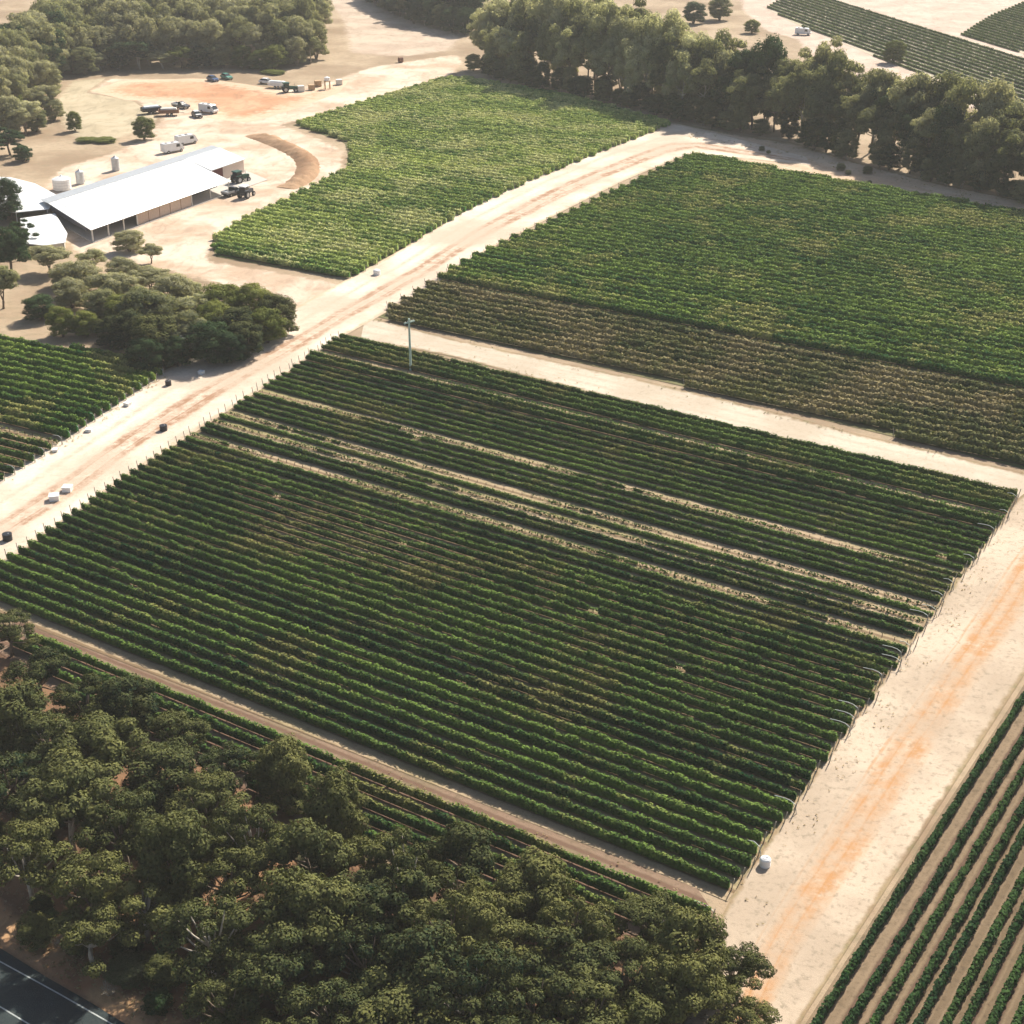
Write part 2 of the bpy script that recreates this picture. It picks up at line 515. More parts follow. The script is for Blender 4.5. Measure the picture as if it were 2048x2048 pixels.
def asphalt_mat():
    m, nt, out = newmat('asphalt')
    t = NT(nt)
    p = t.pos()
    n1 = t.noise(p, 0.4, 6, 0.7)
    n2 = t.noise(p, 8, 3, 0.7)
    c = t.mix(t.ramp(n1, 0.35, 0.7), (0.020, 0.030, 0.031), (0.034, 0.046, 0.046))
    c = t.mix(t.math('MULTIPLY', t.ramp(n2, 0.5, 0.7), 0.3), c, (0.09, 0.10, 0.095))
    t.bsdf(out, c, 0.85, n2, 0.2)
    return m


M['asphalt'] = asphalt_mat()
M['line'] = paint('road_marking', (0.42, 0.45, 0.43), 0.8, 0.25)


# ------------------------------------------------------------------ the ground
def struct(o): return tag(o, kind='structure')


V = np.array([(-1400, -300, 0), (1400, -300, 0), (1400, 2400, 0), (-1400, 2400, 0)], dtype=float)
struct(link('ground', npmesh('ground', V, np.array([[0, 1, 2, 3]]), M['soil'])))


def resample(P, step):
    P = np.asarray(P, float)
    seg = np.linalg.norm(np.diff(P, axis=0), axis=1)
    s = np.concatenate([[0], np.cumsum(seg)])
    n = max(2, int(s[-1] / step))
    q = np.linspace(0, s[-1], n + 1)
    return np.stack([np.interp(q, s, P[:, k]) for k in range(P.shape[1])], 1)


def inside(P, poly):
    x, y = P[:, 0], P[:, 1]
    r_ = np.zeros(len(P), bool)
    for i in range(len(poly)):
        a, b = poly[i], poly[i - 1]
        c = (a[1] > y) != (b[1] > y)
        with np.errstate(divide='ignore', invalid='ignore'):
            xi = (b[0] - a[0]) * (y - a[1]) / (b[1] - a[1] + 1e-12) + a[0]
        r_ ^= c & (x < xi)
    return r_


def edge_dist(P, poly):
    d = np.full(len(P), 1e9)
    for i in range(len(poly)):
        a, b = poly[i - 1], poly[i]
        ab = b - a
        t = np.clip(((P - a) @ ab) / max(ab @ ab, 1e-9), 0, 1)
        d = np.minimum(d, np.linalg.norm(P - (a + t[:, None] * ab), axis=1))
    return d


def area(name, px, mat, z, step=5.0, bump=0.0):
    poly = gp(px)
    B = resample(np.vstack([poly, poly[:1]]), step)[:-1]
    lo, hi = B.min(0), B.max(0)
    X, Y = np.meshgrid(np.arange(lo[0], hi[0], step), np.arange(lo[1], hi[1], step))
    P = np.stack([X.ravel(), Y.ravel()], 1)
    P = P[inside(P, B)]
    P = P[edge_dist(P, B) > step * 0.5]
    pts = [Vector(p) for p in B] + [Vector(p) for p in P]
    n = len(B)
    vs, es, fs, *_ = delaunay_2d_cdt(pts, [], [list(range(n))], 1, 1e-4)
    W = np.array([(v[0], v[1], z) for v in vs])
    ed = edge_dist(W[:, :2], B)
    F = np.array([f[:3] for f in fs])
    me = npmesh(name, W, F, mat, extra={'edge': ed})
    return struct(link(name, me))


def strip(name, left, right, mat, z, step=4.0, across=6, kind='structure'):
    A, B = gp(left), gp(right)
    n = max(3, int(np.linalg.norm(np.diff(A, axis=0), axis=1).sum() / step))
    def rs(P):
        s = np.concatenate([[0], np.cumsum(np.linalg.norm(np.diff(P, axis=0), axis=1))])
        q = np.linspace(0, s[-1], n + 1)
        return np.stack([np.interp(q, s, P[:, k]) for k in range(2)], 1)
    A, B = rs(A), rs(B)
    mid = (A + B) / 2
    sv = np.concatenate([[0], np.cumsum(np.linalg.norm(np.diff(mid, axis=0), axis=1))])
    us = np.linspace(0, 1, across + 1)
    Vv = np.concatenate([A[:, None] * (1 - us)[None, :, None] + B[:, None] * us[None, :, None]], 0).reshape(-1, 2)
    W = np.column_stack([Vv, np.full(len(Vv), z)])
    k = across + 1
    F = np.array([(i * k + j, i * k + j + 1, (i + 1) * k + j + 1, (i + 1) * k + j) for i in range(n) for j in range(across)])
    me = npmesh(name, W, F, mat)
    uv = np.stack([np.tile(us, n + 1), np.repeat(sv, k)], 1).astype(np.float32)
    l = me.uv_layers.new(name="UVMap")
    l.data.foreach_set("uv", uv[F.ravel()].ravel())
    o = link(name, me)
    if me.polygons[0].normal.z < 0: me.flip_normals()
    return tag(o, kind=kind)


area('paddock', [(560, -60), (640, 40), (650, 100), (760, 110), (860, 95), (885, 60), (830, 55), (740, 20), (680, -20), (660, -60)], M['paddock'], 0.02, 8)
area('dry_grass_patch', [(95, 190), (130, 150), (230, 145), (330, 160), (330, 200), (290, 240), (230, 262), (150, 275), (110, 240)], M['straw'], 0.03)
area('yard', [(30, 395), (110, 315), (200, 290), (260, 265), (300, 225), (250, 190), (160, 175), (200, 148), (380, 148), (520, 168), (600, 158),
              (700, 125), (870, 100), (880, 120), (860, 140), (700, 190), (540, 236), (610, 262), (660, 285), (650, 330), (560, 375), (470, 420),
              (420, 450), (400, 490), (520, 510), (640, 530), (680, 545), (620, 590), (560, 600), (520, 560), (430, 545), (330, 520), (250, 500), (150, 490)],
     M['yard'], 0.04)
area('orange_earth', [(170, 172), (230, 152), (380, 148), (470, 160), (560, 176), (660, 150), (640, 175), (560, 205), (470, 232), (400, 225), (330, 190), (240, 190)], M['orange'], 0.06)
area('pale_earth_field', [(1380, -60), (1395, 20), (1440, 60), (1500, 75), (1540, 150), (1700, 180), (1900, 220), (2050, 230), (2100, -60)], M['pink'], 0.02, 10)
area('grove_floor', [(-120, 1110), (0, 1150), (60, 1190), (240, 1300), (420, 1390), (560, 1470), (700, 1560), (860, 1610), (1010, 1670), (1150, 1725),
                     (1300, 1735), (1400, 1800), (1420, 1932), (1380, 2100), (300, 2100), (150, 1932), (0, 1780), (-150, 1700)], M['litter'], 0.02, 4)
area('roadside_verge', [(-100, 1640), (0, 1690), (90, 1765), (200, 1835), (300, 1890), (420, 1960), (500, 2080), (330, 2080), (240, 1940), (100, 1855), (0, 1793), (-100, 1735)], M['verge'], 0.05, 2)

strip('cross_track', [(690, 596), (850, 640), (1000, 672), (1200, 715), (1400, 762), (1600, 815), (1800, 862), (1932, 893), (2100, 935)],
      [(680, 642), (850, 672), (1000, 712), (1200, 764), (1400, 817), (1600, 867), (1800, 914), (1932, 947), (2100, 992)], M['road_cross'], 0.08)
strip('tree_line_track', [(1275, 232), (1400, 255), (1500, 270), (1600, 302), (1750, 342), (1932, 380), (2080, 410)],
      [(1290, 292), (1400, 306), (1500, 330), (1600, 349), (1750, 378), (1932, 404), (2080, 430)], M['road_tree'], 0.09)
strip('headland_road', [(2080, 830), (1990, 890), (1915, 945), (1840, 1045), (1740, 1180), (1590, 1385), (1490, 1525), (1390, 1675), (1330, 1790), (1290, 1932), (1250, 2060)],
      [(2250, 890), (2090, 1030), (1940, 1262), (1856, 1392), (1756, 1547), (1656, 1702), (1566, 1842), (1510, 1929), (1440, 2060)], M['road_right'], 0.10)
strip('sand_road', [(-90, 968), (0, 902), (110, 832), (200, 772), (310, 700), (440, 635), (560, 580), (655, 528), (755, 473), (895, 383), (1005, 328), (1130, 277), (1270, 232), (1380, 258), (1520, 296)],
      [(-60, 1112), (0, 1070), (150, 967), (280, 874), (400, 796), (500, 731), (640, 640), (720, 595), (800, 550), (930, 467), (1080, 390), (1180, 340), (1300, 291), (1400, 300), (1530, 312)], M['road_main'], 0.12)
# asphalt road with its two painted lines
strip('asphalt_road', [(-120, 1715), (0, 1790), (96, 1850), (171, 1893), (234, 1932), (420, 2050)],
      [(-500, 1900), (-400, 1990), (-300, 2060), (-220, 2120), (-150, 2180), (0, 2300)], M['asphalt'], 0.14, 3)


def painted_line(pts, w):
    P = resample(gp(pts), 3)
    d = np.gradient(P, axis=0)
    nrm = np.stack([-d[:, 1], d[:, 0]], 1) / np.linalg.norm(d, axis=1)[:, None] * w / 2
    W = np.vstack([np.column_stack([P + nrm, np.full(len(P), 0.15)]), np.column_stack([P - nrm, np.full(len(P), 0.15)])])
    n = len(P)
    F = np.array([(i, n + i, n + i + 1, i + 1) for i in range(n - 1)])
    me = npmesh('road_marking', W, F, M['line'])
    if me.polygons[0].normal.z < 0: me.flip_normals()
    struct(link('road_marking', me))


painted_line([(-120, 1748), (0, 1816), (103, 1872), (208, 1932), (330, 2005)], 0.15)
painted_line([(-120, 1830), (0, 1901), (51, 1932), (150, 1992)], 0.15)

# curved bank of cut earth round the shed's yard
bank = gp([(478, 254), (505, 262), (535, 274), (562, 287), (580, 301), (586, 316), (580, 333), (562, 347), (540, 356)])
bank = resample(bank, 1.1)
nb = len(bank)
db = np.gradient(bank, axis=0)
nbm = np.stack([-db[:, 1], db[:, 0]], 1) / np.linalg.norm(db, axis=1)[:, None]
prof = [(-4.4, 0.0), (-3.3, 0.45), (-2.2, 0.9), (-1.1, 1.3), (0.1, 1.45), (1.1, 1.25), (2.2, 0.55), (3.2, 0.0)]
W = []
for i in range(nb):
    k = min(1.0, (i + 1) / 8, (nb - i) / 8)
    for a, h in prof:
        q = bank[i] + nbm[i] * (a + R.uniform(-0.35, 0.35))
        W.append((q[0], q[1], max(0.0, h * k * R.uniform(0.62, 1.25)) + (0.03 if h else -0.05)))
kp = len(prof)
F = np.array([(i * kp + j, i * kp + j + 1, (i + 1) * kp + j + 1, (i + 1) * kp + j) for i in range(nb - 1) for j in range(kp - 1)])
M['bank'] = soil_mat('bank_earth', a=(0.27, 0.155, 0.085), b=(0.42, 0.27, 0.16), gcol=(0.20, 0.135, 0.07))
me = npmesh('earth_bank', np.array(W), F, M['bank'])
bm = bmesh.new(); bm.from_mesh(me); bmesh.ops.recalc_face_normals(bm, faces=bm.faces[:]); bm.to_mesh(me); bm.free()
struct(link('earth_bank', me))


# ------------------------------------------------------------------ leaves
def leaves(C, N, size, rnd, aspect=0.6, jit=0.8):
    """one four-cornered leaf spray at each C, facing roughly N"""
    n = len(C)
    d = N + rnd.normal(0, jit, (n, 3))
    d /= np.linalg.norm(d, axis=1)[:, None] + 1e-9
    a = rnd.normal(0, 1, (n, 3))
    a -= (a * d).sum(1)[:, None] * d
    a /= np.linalg.norm(a, axis=1)[:, None] + 1e-9
    b = np.cross(d, a)
    s = (size * rnd.uniform(0.65, 1.35, n))[:, None]
    V = np.empty((n, 4, 3))
    V[:, 0] = C - a * s * 0.5
    V[:, 1] = C - b * s * 0.5 * aspect + d * s * 0.10
    V[:, 2] = C + a * s * 0.5
    V[:, 3] = C + b * s * 0.5 * aspect + d * s * 0.10
    F = np.arange(n * 4).reshape(n, 4)
    return V.reshape(-1, 3), F


def tufts(name, px, n, size, mat, label, seed, keep=None):
    """loose dry grass, one uncountable mass"""
    poly = gp(px)
    rnd = np.random.default_rng(seed)
    lo, hi = poly.min(0), poly.max(0)
    P = rnd.uniform(lo, hi, (n * 4, 2))
    P = P[inside(P, poly)]
    f = vnoise(P, 0.35, seed) + 0.6 * vnoise(P, 1.1, seed + 1)
    P = P[rnd.random(len(P)) < np.clip(0.25 + f * 1.2, 0.02, 1)][:n]
    P = np.repeat(P, 3, 0) + rnd.normal(0, size * 0.3, (len(P) * 3, 2))
    C = np.column_stack([P, 0.14 + rnd.uniform(0.1, 0.5, len(P)) * size])
    Nn = rnd.normal(0, 0.5, (len(P), 3)) + np.array([0.3, 0.5, 1.2])
    V1, F1 = leaves(C, Nn, np.full(len(P), size), rnd, 0.45, 0.3)
    me = npmesh(name, V1, F1, mat, np.repeat(rnd.uniform(0, 1, len(P)), 4))
    return tag(link(name, me), label, 'grass', kind='stuff')


def vnoise(P, s, seed):
    """smooth random field"""
    r_ = np.random.default_rng(seed)
    v = np.zeros(len(P))
    for k in range(6):
        a = r_.uniform(0, 6.28)
        f = s * r_.uniform(0.6, 1.8)
        v += np.sin((P[:, 0] * math.cos(a) + P[:, 1] * math.sin(a)) * f + r_.uniform(0, 6.28))
    return v / 6


M['drygrass'] = leaf_mat('dry_grass_blades', (0.20, 0.155, 0.09), (0.46, 0.37, 0.23), None, 0, 0.4, 0.1, 0.0)
M['greengrass'] = leaf_mat('weed_blades', (0.06, 0.085, 0.025), (0.24, 0.23, 0.09), None, 0, 0.15, 0.1, 0.0)
tufts('dry_grass', [(1940, 940), (1960, 960), (1800, 1200), (1620, 1460), (1480, 1680), (1440, 1760), (1360, 1760), (1400, 1670), (1500, 1515), (1600, 1375), (1750, 1172), (1850, 1036)], 1500, 0.24, M['drygrass'],
      "dry tufts along the vine ends of the headland road", 201)
tufts('dry_grass', [(700, 598), (1000, 672), (1400, 762), (1932, 893), (1932, 905), (1400, 774), (1000, 684), (700, 608)], 1300, 0.32, M['greengrass'], "weeds along the windbreak side of the cross track", 202)
tufts('dry_grass', [(690, 625), (1000, 698), (1400, 802), (1932, 932), (1932, 947), (1400, 817), (1000, 712), (690, 640)], 1200, 0.32, M['drygrass'], "dry grass along the lower side of the cross track", 203)
tufts('dry_grass', [(-40, 1640), (90, 1740), (260, 1840), (420, 1930), (430, 1990), (240, 1925), (100, 1840), (-40, 1755)], 1500, 0.34, M['drygrass'], "straw grass on the verge beside the asphalt", 204)
tufts('dry_grass', [(-40, 1150), (60, 1190), (1340, 1700), (1330, 1730), (60, 1215), (-40, 1175)], 1500, 0.30, M['drygrass'], "dry grass in the brown gap below the central block", 205)
tufts('dry_grass', [(1300, 240), (1500, 275), (1750, 345), (1932, 385), (1932, 396), (1750, 362), (1500, 300), (1300, 262)], 900, 0.45, M['drygrass'], "rough grass along the windbreak track", 206)
tufts('dry_grass', [(0, 902), (200, 775), (310, 702), (320, 715), (200, 795), (0, 925)], 900, 0.30, M['drygrass'], "dry grass along the row ends of the small block", 207)
tufts('leaf_litter', [(0, 1300), (300, 1400), (700, 1640), (1000, 1740), (1300, 1800), (1380, 1932), (1300, 2040), (450, 2040), (250, 1890), (0, 1720)], 3500, 0.32, M['twig'] if 'twig' in M else M['drygrass'],
      "leaf litter on the grove floor", 208)

# ------------------------------------------------------------------ vine rows
post_me = {}


def end_post_data(lean):
    if lean not in post_me:
        post_me[lean] = MB().tube([(0, 0, 0), (lean * 0.5, 0, 0.9), (lean, 0, 1.75)], [0.07, 0.065, 0.06], 6).data('end_post', M['post'])
    return post_me[lean]


hose_me = {}


def hose_data(side, v):
    """pale hose: along the top of the last vines, over the post and down to the ground"""
    if (side, v) not in hose_me:
        r_ = random.Random(v * 7 + (side > 0))
        L0 = r_.uniform(1.2, 2.6)
        pts = [(-side * L0, 0.25, 1.72), (-side * L0 * 0.5, 0.28, 1.86), (-side * 0.5, 0.2, 1.84), (side * 0.12, 0.05, 1.6), (side * 0.3, 0.0, 0.9), (side * 0.42, 0, 0.05)]
        hose_me[(side, v)] = MB().tube([(x, y, z * 0.82) for x, y, z in pts], 0.05, 5).data('drip_hose', M['hose'])
    return hose_me[(side, v)]


TRI = [0]


def vine_row(a, b, label, group, mat, per_m, size, width, vig, rnd, height=1.75, posts=(1, 1), hoses=(0, 0), vine_step=1.8):
    """one row from world point a to b; vig(P) -> vigour 0..1 at each vine"""
    L = float(np.linalg.norm(b - a))
    ang = math.atan2(b[1] - a[1], b[0] - a[0])
    root = thing('vine_row', (a[0], a[1], 0), ang, label, 'vine row', group)
    nv = max(1, int(L / vine_step))
    sv = (np.arange(nv) + 0.5) * L / nv
    P = a + (b - a) * (sv / L)[:, None]
    vg = np.clip(vig(P) * rnd.uniform(0.76, 1.22, nv) - (rnd.random(nv) < 0.012) * 0.35, 0, 1.2)
    N = int(L * per_m)
    s = rnd.uniform(0, L, N)
    vi = np.minimum((s / L * nv).astype(int), nv - 1)
    loc = np.interp(s, sv, vg) * 0.4 + vg[vi] * 0.6
    keep = rnd.random(N) < np.clip(loc * 1.15, 0, 1)
    s, loc = s[keep], loc[keep]
    n = len(s)
    th = rnd.uniform(-0.35, math.pi + 0.35, n)
    wob = 0.16 * np.sin(s * 0.9 + rnd.uniform(0, 6)) + 0.10 * np.sin(s * 2.7)
    rr = rnd.uniform(0.6, 1.12, n)
    hw = width * (0.55 + 0.5 * loc)
    vh = rnd.normal(1.0, 0.13, nv)
    vt = rnd.normal(0.0, 0.24, nv)
    zc, hh = height * 0.57, height * 0.45 * (0.55 + 0.45 * loc) * vh[vi[keep]]
    y = np.cos(th) * hw * rr + wob * width * 0.6
    z = zc * (0.42 + 0.58 * np.minimum(loc, 1.0)) + np.sin(th) * hh * rr + rnd.normal(0, 0.07, n)
    C = np.stack([s, y, np.maximum(z, 0.15)], 1)
    Nn = np.stack([np.zeros(n), np.cos(th), np.sin(th) + 0.25], 1)
    V1, F1 = leaves(C, Nn, np.full(n, size), rnd, 0.75, 0.40)
    t1 = np.repeat(np.clip(0.22 + 0.48 * np.sin(th) + rnd.normal(0, 0.20, n) + vt[vi[keep]], 0, 1), 4)  # sunlit row tops painted in: upper leaves take the lighter shoot colour
    # dense inner mass of each vine
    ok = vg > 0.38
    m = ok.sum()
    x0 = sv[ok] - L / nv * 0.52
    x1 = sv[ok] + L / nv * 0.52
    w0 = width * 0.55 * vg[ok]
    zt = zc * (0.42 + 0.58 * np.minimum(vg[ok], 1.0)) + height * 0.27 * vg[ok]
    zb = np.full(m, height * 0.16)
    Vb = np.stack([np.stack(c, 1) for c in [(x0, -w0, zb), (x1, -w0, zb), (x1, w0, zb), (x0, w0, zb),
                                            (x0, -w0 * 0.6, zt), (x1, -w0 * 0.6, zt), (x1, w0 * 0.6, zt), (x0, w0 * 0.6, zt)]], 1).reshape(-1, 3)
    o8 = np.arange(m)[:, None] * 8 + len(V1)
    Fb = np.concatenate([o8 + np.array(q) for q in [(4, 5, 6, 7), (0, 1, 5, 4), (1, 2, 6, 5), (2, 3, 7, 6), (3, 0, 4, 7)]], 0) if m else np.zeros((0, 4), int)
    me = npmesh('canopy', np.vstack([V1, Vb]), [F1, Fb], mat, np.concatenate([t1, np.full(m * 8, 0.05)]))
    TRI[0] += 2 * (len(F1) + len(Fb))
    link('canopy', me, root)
    # stems standing in the ground
    k = len(sv)
    r0 = 0.05
    Vs = np.stack([np.stack(c, 1) for c in [(sv - r0, np.full(k, -r0), np.zeros(k)), (sv + r0, np.full(k, -r0), np.zeros(k)), (sv, np.full(k, r0), np.zeros(k)),
                                            (sv - r0, np.full(k, -r0), np.full(k, zc)), (sv + r0, np.full(k, -r0), np.full(k, zc)), (sv, np.full(k, r0), np.full(k, zc))]], 1).reshape(-1, 3)
    o6 = np.arange(k)[:, None] * 6
    Fs = np.concatenate([o6 + np.array(q) for q in [(0, 1, 4, 3), (1, 2, 5, 4), (2, 0, 3, 5)]], 0)
    st = link('vine_stems', npmesh('vine_stems', Vs, Fs, M['vinewood']), root)
    st["kind"] = 'stuff'
    TRI[0] += 2 * len(Fs)
    if posts[0]: link('end_post', end_post_data(-0.28), root, (-0.3, 0, 0))
    if posts[1]: link('end_post', end_post_data(0.28), root, (L + 0.3, 0, 0))
    if hoses[0]: link('drip_hose', hose_data(-1, R.randint(0, 5)), root, (-0.2, 0, 0))
    if hoses[1]: link('drip_hose', hose_data(1, R.randint(0, 5)), root, (L + 0.2, 0, 0))
    return root


def clip_row(poly, d, nrm, q):
    """parameter interval of the line nrm.p = q inside polygon"""
    ts = []
    for i in range(len(poly)):
        a, b = poly[i - 1], poly[i]
        qa, qb = a @ nrm - q, b @ nrm - q
        if (qa > 0) != (qb > 0):
            p = a + (b - a) * (qa / (qa - qb))
            ts.append(p @ d)
    ts.sort()
    return [(ts[i], ts[i + 1]) for i in range(0, len(ts) - 1, 2)]


def block_floor(name, poly, nrm, q0, step, mat, z):
    B = resample(np.vstack([poly, poly[:1]]), 6)[:-1]
    vs, es, fs, *_ = delaunay_2d_cdt([Vector(p) for p in B], [], [list(range(len(B)))], 1, 1e-4)
    W = np.array([(v[0], v[1], z) for v in vs])
    F = np.array([f[:3] for f in fs])
    me = npmesh(name, W, F, mat)
    uv = np.stack([(W[:, :2] @ nrm - q0) / step, W[:, 0] * 0 + W[:, 1]], 1).astype(np.float32)
    l = me.uv_layers.new(name="UVMap")
    l.data.foreach_set("uv", uv[F.ravel()].ravel())
    return struct(link(name, me))


def block(px, d, step, q_offset, name_fmt, group, mat, floor, per_m, size, width, vig, seed, rows=None, jitter=0.35, from_high=True, pair=0.0, floor_name='vineyard_floor', floor_px=None, **kw):
    poly = gp(px)
    d = np.array(d) / np.linalg.norm(d)
    nrm = np.array([-d[1], d[0]])
    if nrm[1] < 0: nrm = -nrm
    qs = poly @ nrm
    lst = rows if rows is not None else list(np.arange(qs.max() - q_offset, qs.min() + 0.3, -step))
    rnd = np.random.default_rng(seed)
    q_first = lst[0]
    for j in kw.get('skip', ()):            # vines beside a missing row spread into its space
        for m_, sg in ((j - 1, -1), (j + 1, 1)):
            if 0 <= m_ < len(lst): lst[m_] += sg * step * 0.05
    block_floor(floor_name, poly if floor_px is None else gp(floor_px), nrm, q_first, step, floor, 0.06)
    k = 0
    hgt = kw.get('height', 1.75)
    for i, q in enumerate(lst):
        if i in kw.get('skip', ()): continue
        for t0, t1 in clip_row(poly, d, nrm, q):
            t0 += rnd.uniform(0, jitter) + (pair if i % 2 else 0)
            t1 -= rnd.uniform(0, jitter)
            if t1 - t0 < kw.get('minlen', 4): continue
            a = nrm * q + d * t0
            b = nrm * q + d * t1
            k += 1
            h = kw.get('hose', (0.0, 0.0))
            vine_row(a, b, name_fmt(k), group, mat(i) if callable(mat) else mat, per_m, size, width,
                     (lambda P, i=i: vig(P, i)), rnd, hgt(i) if callable(hgt) else hgt,
                     kw.get('posts', lambda i: (1, 1))(i), (R.random() < h[0], R.random() < h[1]))
    return nrm


RA = (0.8385, -0.545)
nA = np.array([0.545, 0.8385])
# --- central striped block
polyA = [(640, 636), (1926, 938), (1868, 1022), (1372, 1702), (1350, 1690), (60, 1182), (-70, 1130), (-70, 1112), (0, 1062), (235, 903), (480, 742)]
weak_px = [(522, 787), (459, 825), (495, 867), (386, 867), (740, 726)]
sparse_poly = gp([(330, 910), (480, 895), (660, 915), (920, 990), (940, 1060), (840, 1110), (600, 1090), (440, 1030)])
qA0 = gp([(640, 636)])[0] @ nA
stepA = 2.33
weak_rows = {}
for wx, wy in weak_px:
    qq = gp([(wx / UP, wy / UP)])[0] @ nA
    weak_rows[int(round((qA0 - qq) / stepA - 0.3))] = 0.42


def vigA(P, i):
    v = (0.90 if 7 <= i <= 27 else 1.0 if i < 10 else 0.97) + 0.14 * vnoise(P, 0.05, 3) + 0.12 * vnoise(P, 0.25, 4 + i)
    e = np.minimum(edge_dist(P, sparse_poly) / 9.0, 1.0) * inside(P, sparse_poly)
    v -= 0.36 * e
    if i in weak_rows: v = 0.22 + 0.55 * vnoise(P, 0.16, 300 + i)
    return v


block(polyA, RA, stepA, 0.8, lambda k: f"{ordn(k)} vine row of the striped central block, counting from the pale cross track",
      "vine rows of the striped central block", M['vineA'], M['floorA'], 62, 0.34, 0.40, vigA, 21, height=lambda i: (0.84 + 0.16 * (i % 3 == 0)) if 7 <= i <= 22 else 1.05 if i <= 27 and i > 22 else 1.38, hose=(0.0, 0.4), jitter=1.1, minlen=60)

# --- rows between the central block and the roadside grove
polyA2 = [(60, 1208), (1345, 1722), (1330, 1760), (1100, 1760), (700, 1620), (400, 1450), (150, 1330), (0, 1200)]
block(polyA2, RA, stepA, 1.2, lambda k: f"{ordn(k)} vine row beside the roadside grove, counting from the brown gap",
      "vine rows beside the roadside grove", M['vineA'], M['floorA2'], 55, 0.34, 0.4, lambda P, i: 0.78 + 0.25 * vnoise(P, 0.2, 9 + i), 22, hose=(0, 0.5),
      floor_px=[(-40, 1142), (60, 1183), (1350, 1691), (1368, 1704), (1330, 1765), (1100, 1765), (700, 1625), (400, 1455), (150, 1335), (-40, 1205)])

# --- large green block beyond the cross track, its lower rows browner
polyB = [(1305, 292), (1500, 330), (1932, 405), (2080, 428), (2080, 925), (1932, 885), (1400, 755), (705, 597), (770, 560), (860, 502)]
dB = (0.856, -0.517)
nB = np.array([0.517, 0.856])
qdiv = np.array([g(850, 535), g(1400, 632)]) @ (nB / np.linalg.norm(nB))
qdiv = qdiv.mean()
qBmax = (gp(polyB) @ (nB / np.linalg.norm(nB))).max()
stepB = 3.1
idiv = int((qBmax - 0.6 - qdiv) / stepB)


def vigB(P, i):
    v = 1.0 + 0.10 * vnoise(P, 0.04, 33) + 0.10 * vnoise(P, 0.3, 40 + i)
    if i > idiv + 1: v = v - 0.22 - 0.18 * np.clip(vnoise(P, 0.06, 35), -1, 1)
    if i == idiv + 1: v = v - 0.9
    return v


block(polyB, dB, stepB, 0.6, lambda k: f"{ordn(k)} vine row of the broad green block, counting from the windbreak",
      "vine rows of the broad green block", lambda i: M['vineB'] if i <= idiv else M['vineBd'], M['floorG'], 40, 0.55, 0.78, vigB, 23,
      pair=1.6, posts=lambda i: (1, 0), jitter=0.8)

# --- light green block beside the yard
polyC = [(552, 236), (700, 190), (832, 150), (880, 150), (1080, 185), (1272, 236), (1130, 292), (1000, 345), (880, 402), (740, 485), (662, 527), (520, 505), (405, 484),
         (397, 452), (470, 408), (560, 368), (655, 318), (656, 290), (650, 268)]
block(polyC, (0.862, -0.507), 3.1, 1.0, lambda k: f"{ordn(k)} vine row of the light green block beside the yard, counting from the paddock",
      "vine rows of the light green block", M['vineC'], M['floorG'], 34, 0.55, 0.85, lambda P, i: 1.0 + 0.12 * vnoise(P, 0.1, 50) + 0.1 * vnoise(P, 0.35, 51 + i), 24,
      posts=lambda i: (0, i % 2), jitter=1.2, pair=1.0, height=1.7)

# --- block at the edge of the picture above the sand road
polyD = [(-60, 622), (0, 637), (150, 665), (298, 693), (315, 705), (190, 787), (95, 853), (0, 912), (-60, 950)]
block(polyD, (0.885, -0.465), 2.75, 0.8, lambda k: f"{ordn(k)} vine row of the small block above the sand road, from the trees",
      "vine rows of the small block above the sand road", lambda i: M['vineB'] if i < 14 else M['vineA'], M['floorA'], 48, 0.46, 0.5,
      lambda P, i: (1.05 if i < 14 else 0.66) + 0.15 * vnoise(P, 0.1, 61) - (0.6 if i == 14 else 0), 25, hose=(0, 0.7))

# --- straw-floored block across the headland road, rows running along the road
polyE = [(1520, 1932), (1620, 1776), (1756, 1565), (1932, 1292), (2060, 1094), (2200, 1094), (2200, 2060), (1440, 2060)]
dE = np.array((0.545, 0.8385))
nE = np.array([-0.8385, 0.545])
base_q = np.array([g(1600 / UP, 2024 / UP)]) @ np.array([0.8385, -0.545])
offs = [0, 2.2, 4.9, 6.9, 9.0, 10.5, 12.7, 14.3] + [14.3 + 2.08 * k for k in range(1, 14)]
block(polyE, dE, 2.08, 0, lambda k: f"{ordn(k)} vine row of the straw-floored block, counting from the headland road",
      "vine rows along the headland road", M['vineE'], M['floorE'], 85, 0.33, 0.36, lambda P, i: 1.02 + 0.08 * vnoise(P, 0.2, 71 + i), 26,
      rows=[float(-(base_q[0] + o)) for o in offs], height=1.6)

# --- far blocks beyond the windbreak
polyF = [(1445, 16), (1500, -20), (1590, -12), (1667 / UP, 0), (1897 / UP, 69 / UP), (1932, 110), (2060, 160), (2060, 240), (1870, 180), (1700, 128), (1580, 78), (1500, 45)]
block(polyF, (0.245, -0.9695), 4.3, 0.5, lambda k: f"{ordn(k)} vine row of the far pale block, counting from the pale field",
      "vine rows of the far pale block", M['vineF'], M['floorF'], 14, 0.6, 0.36, lambda P, i: 0.95 + 0.15 * vnoise(P, 0.1, 81 + i), 27, posts=lambda i: (0, 0), height=1.05)
polyF2 = [(1812, 66), (1870, 30), (1932, 5), (2050, -30), (2060, 150), (1932, 102)]
block(polyF2, (0.245, -0.9695), 4.3, 0.5, lambda k: f"{ordn(k)} vine row of the far corner block, counting from its outer side",
      "vine rows of the far corner block", M['vineF'], M['floorF'], 14, 0.6, 0.36, lambda P, i: 1.0 + 0.1 * vnoise(P, 0.1, 91 + i), 28, posts=lambda i: (0, 0), height=1.05)


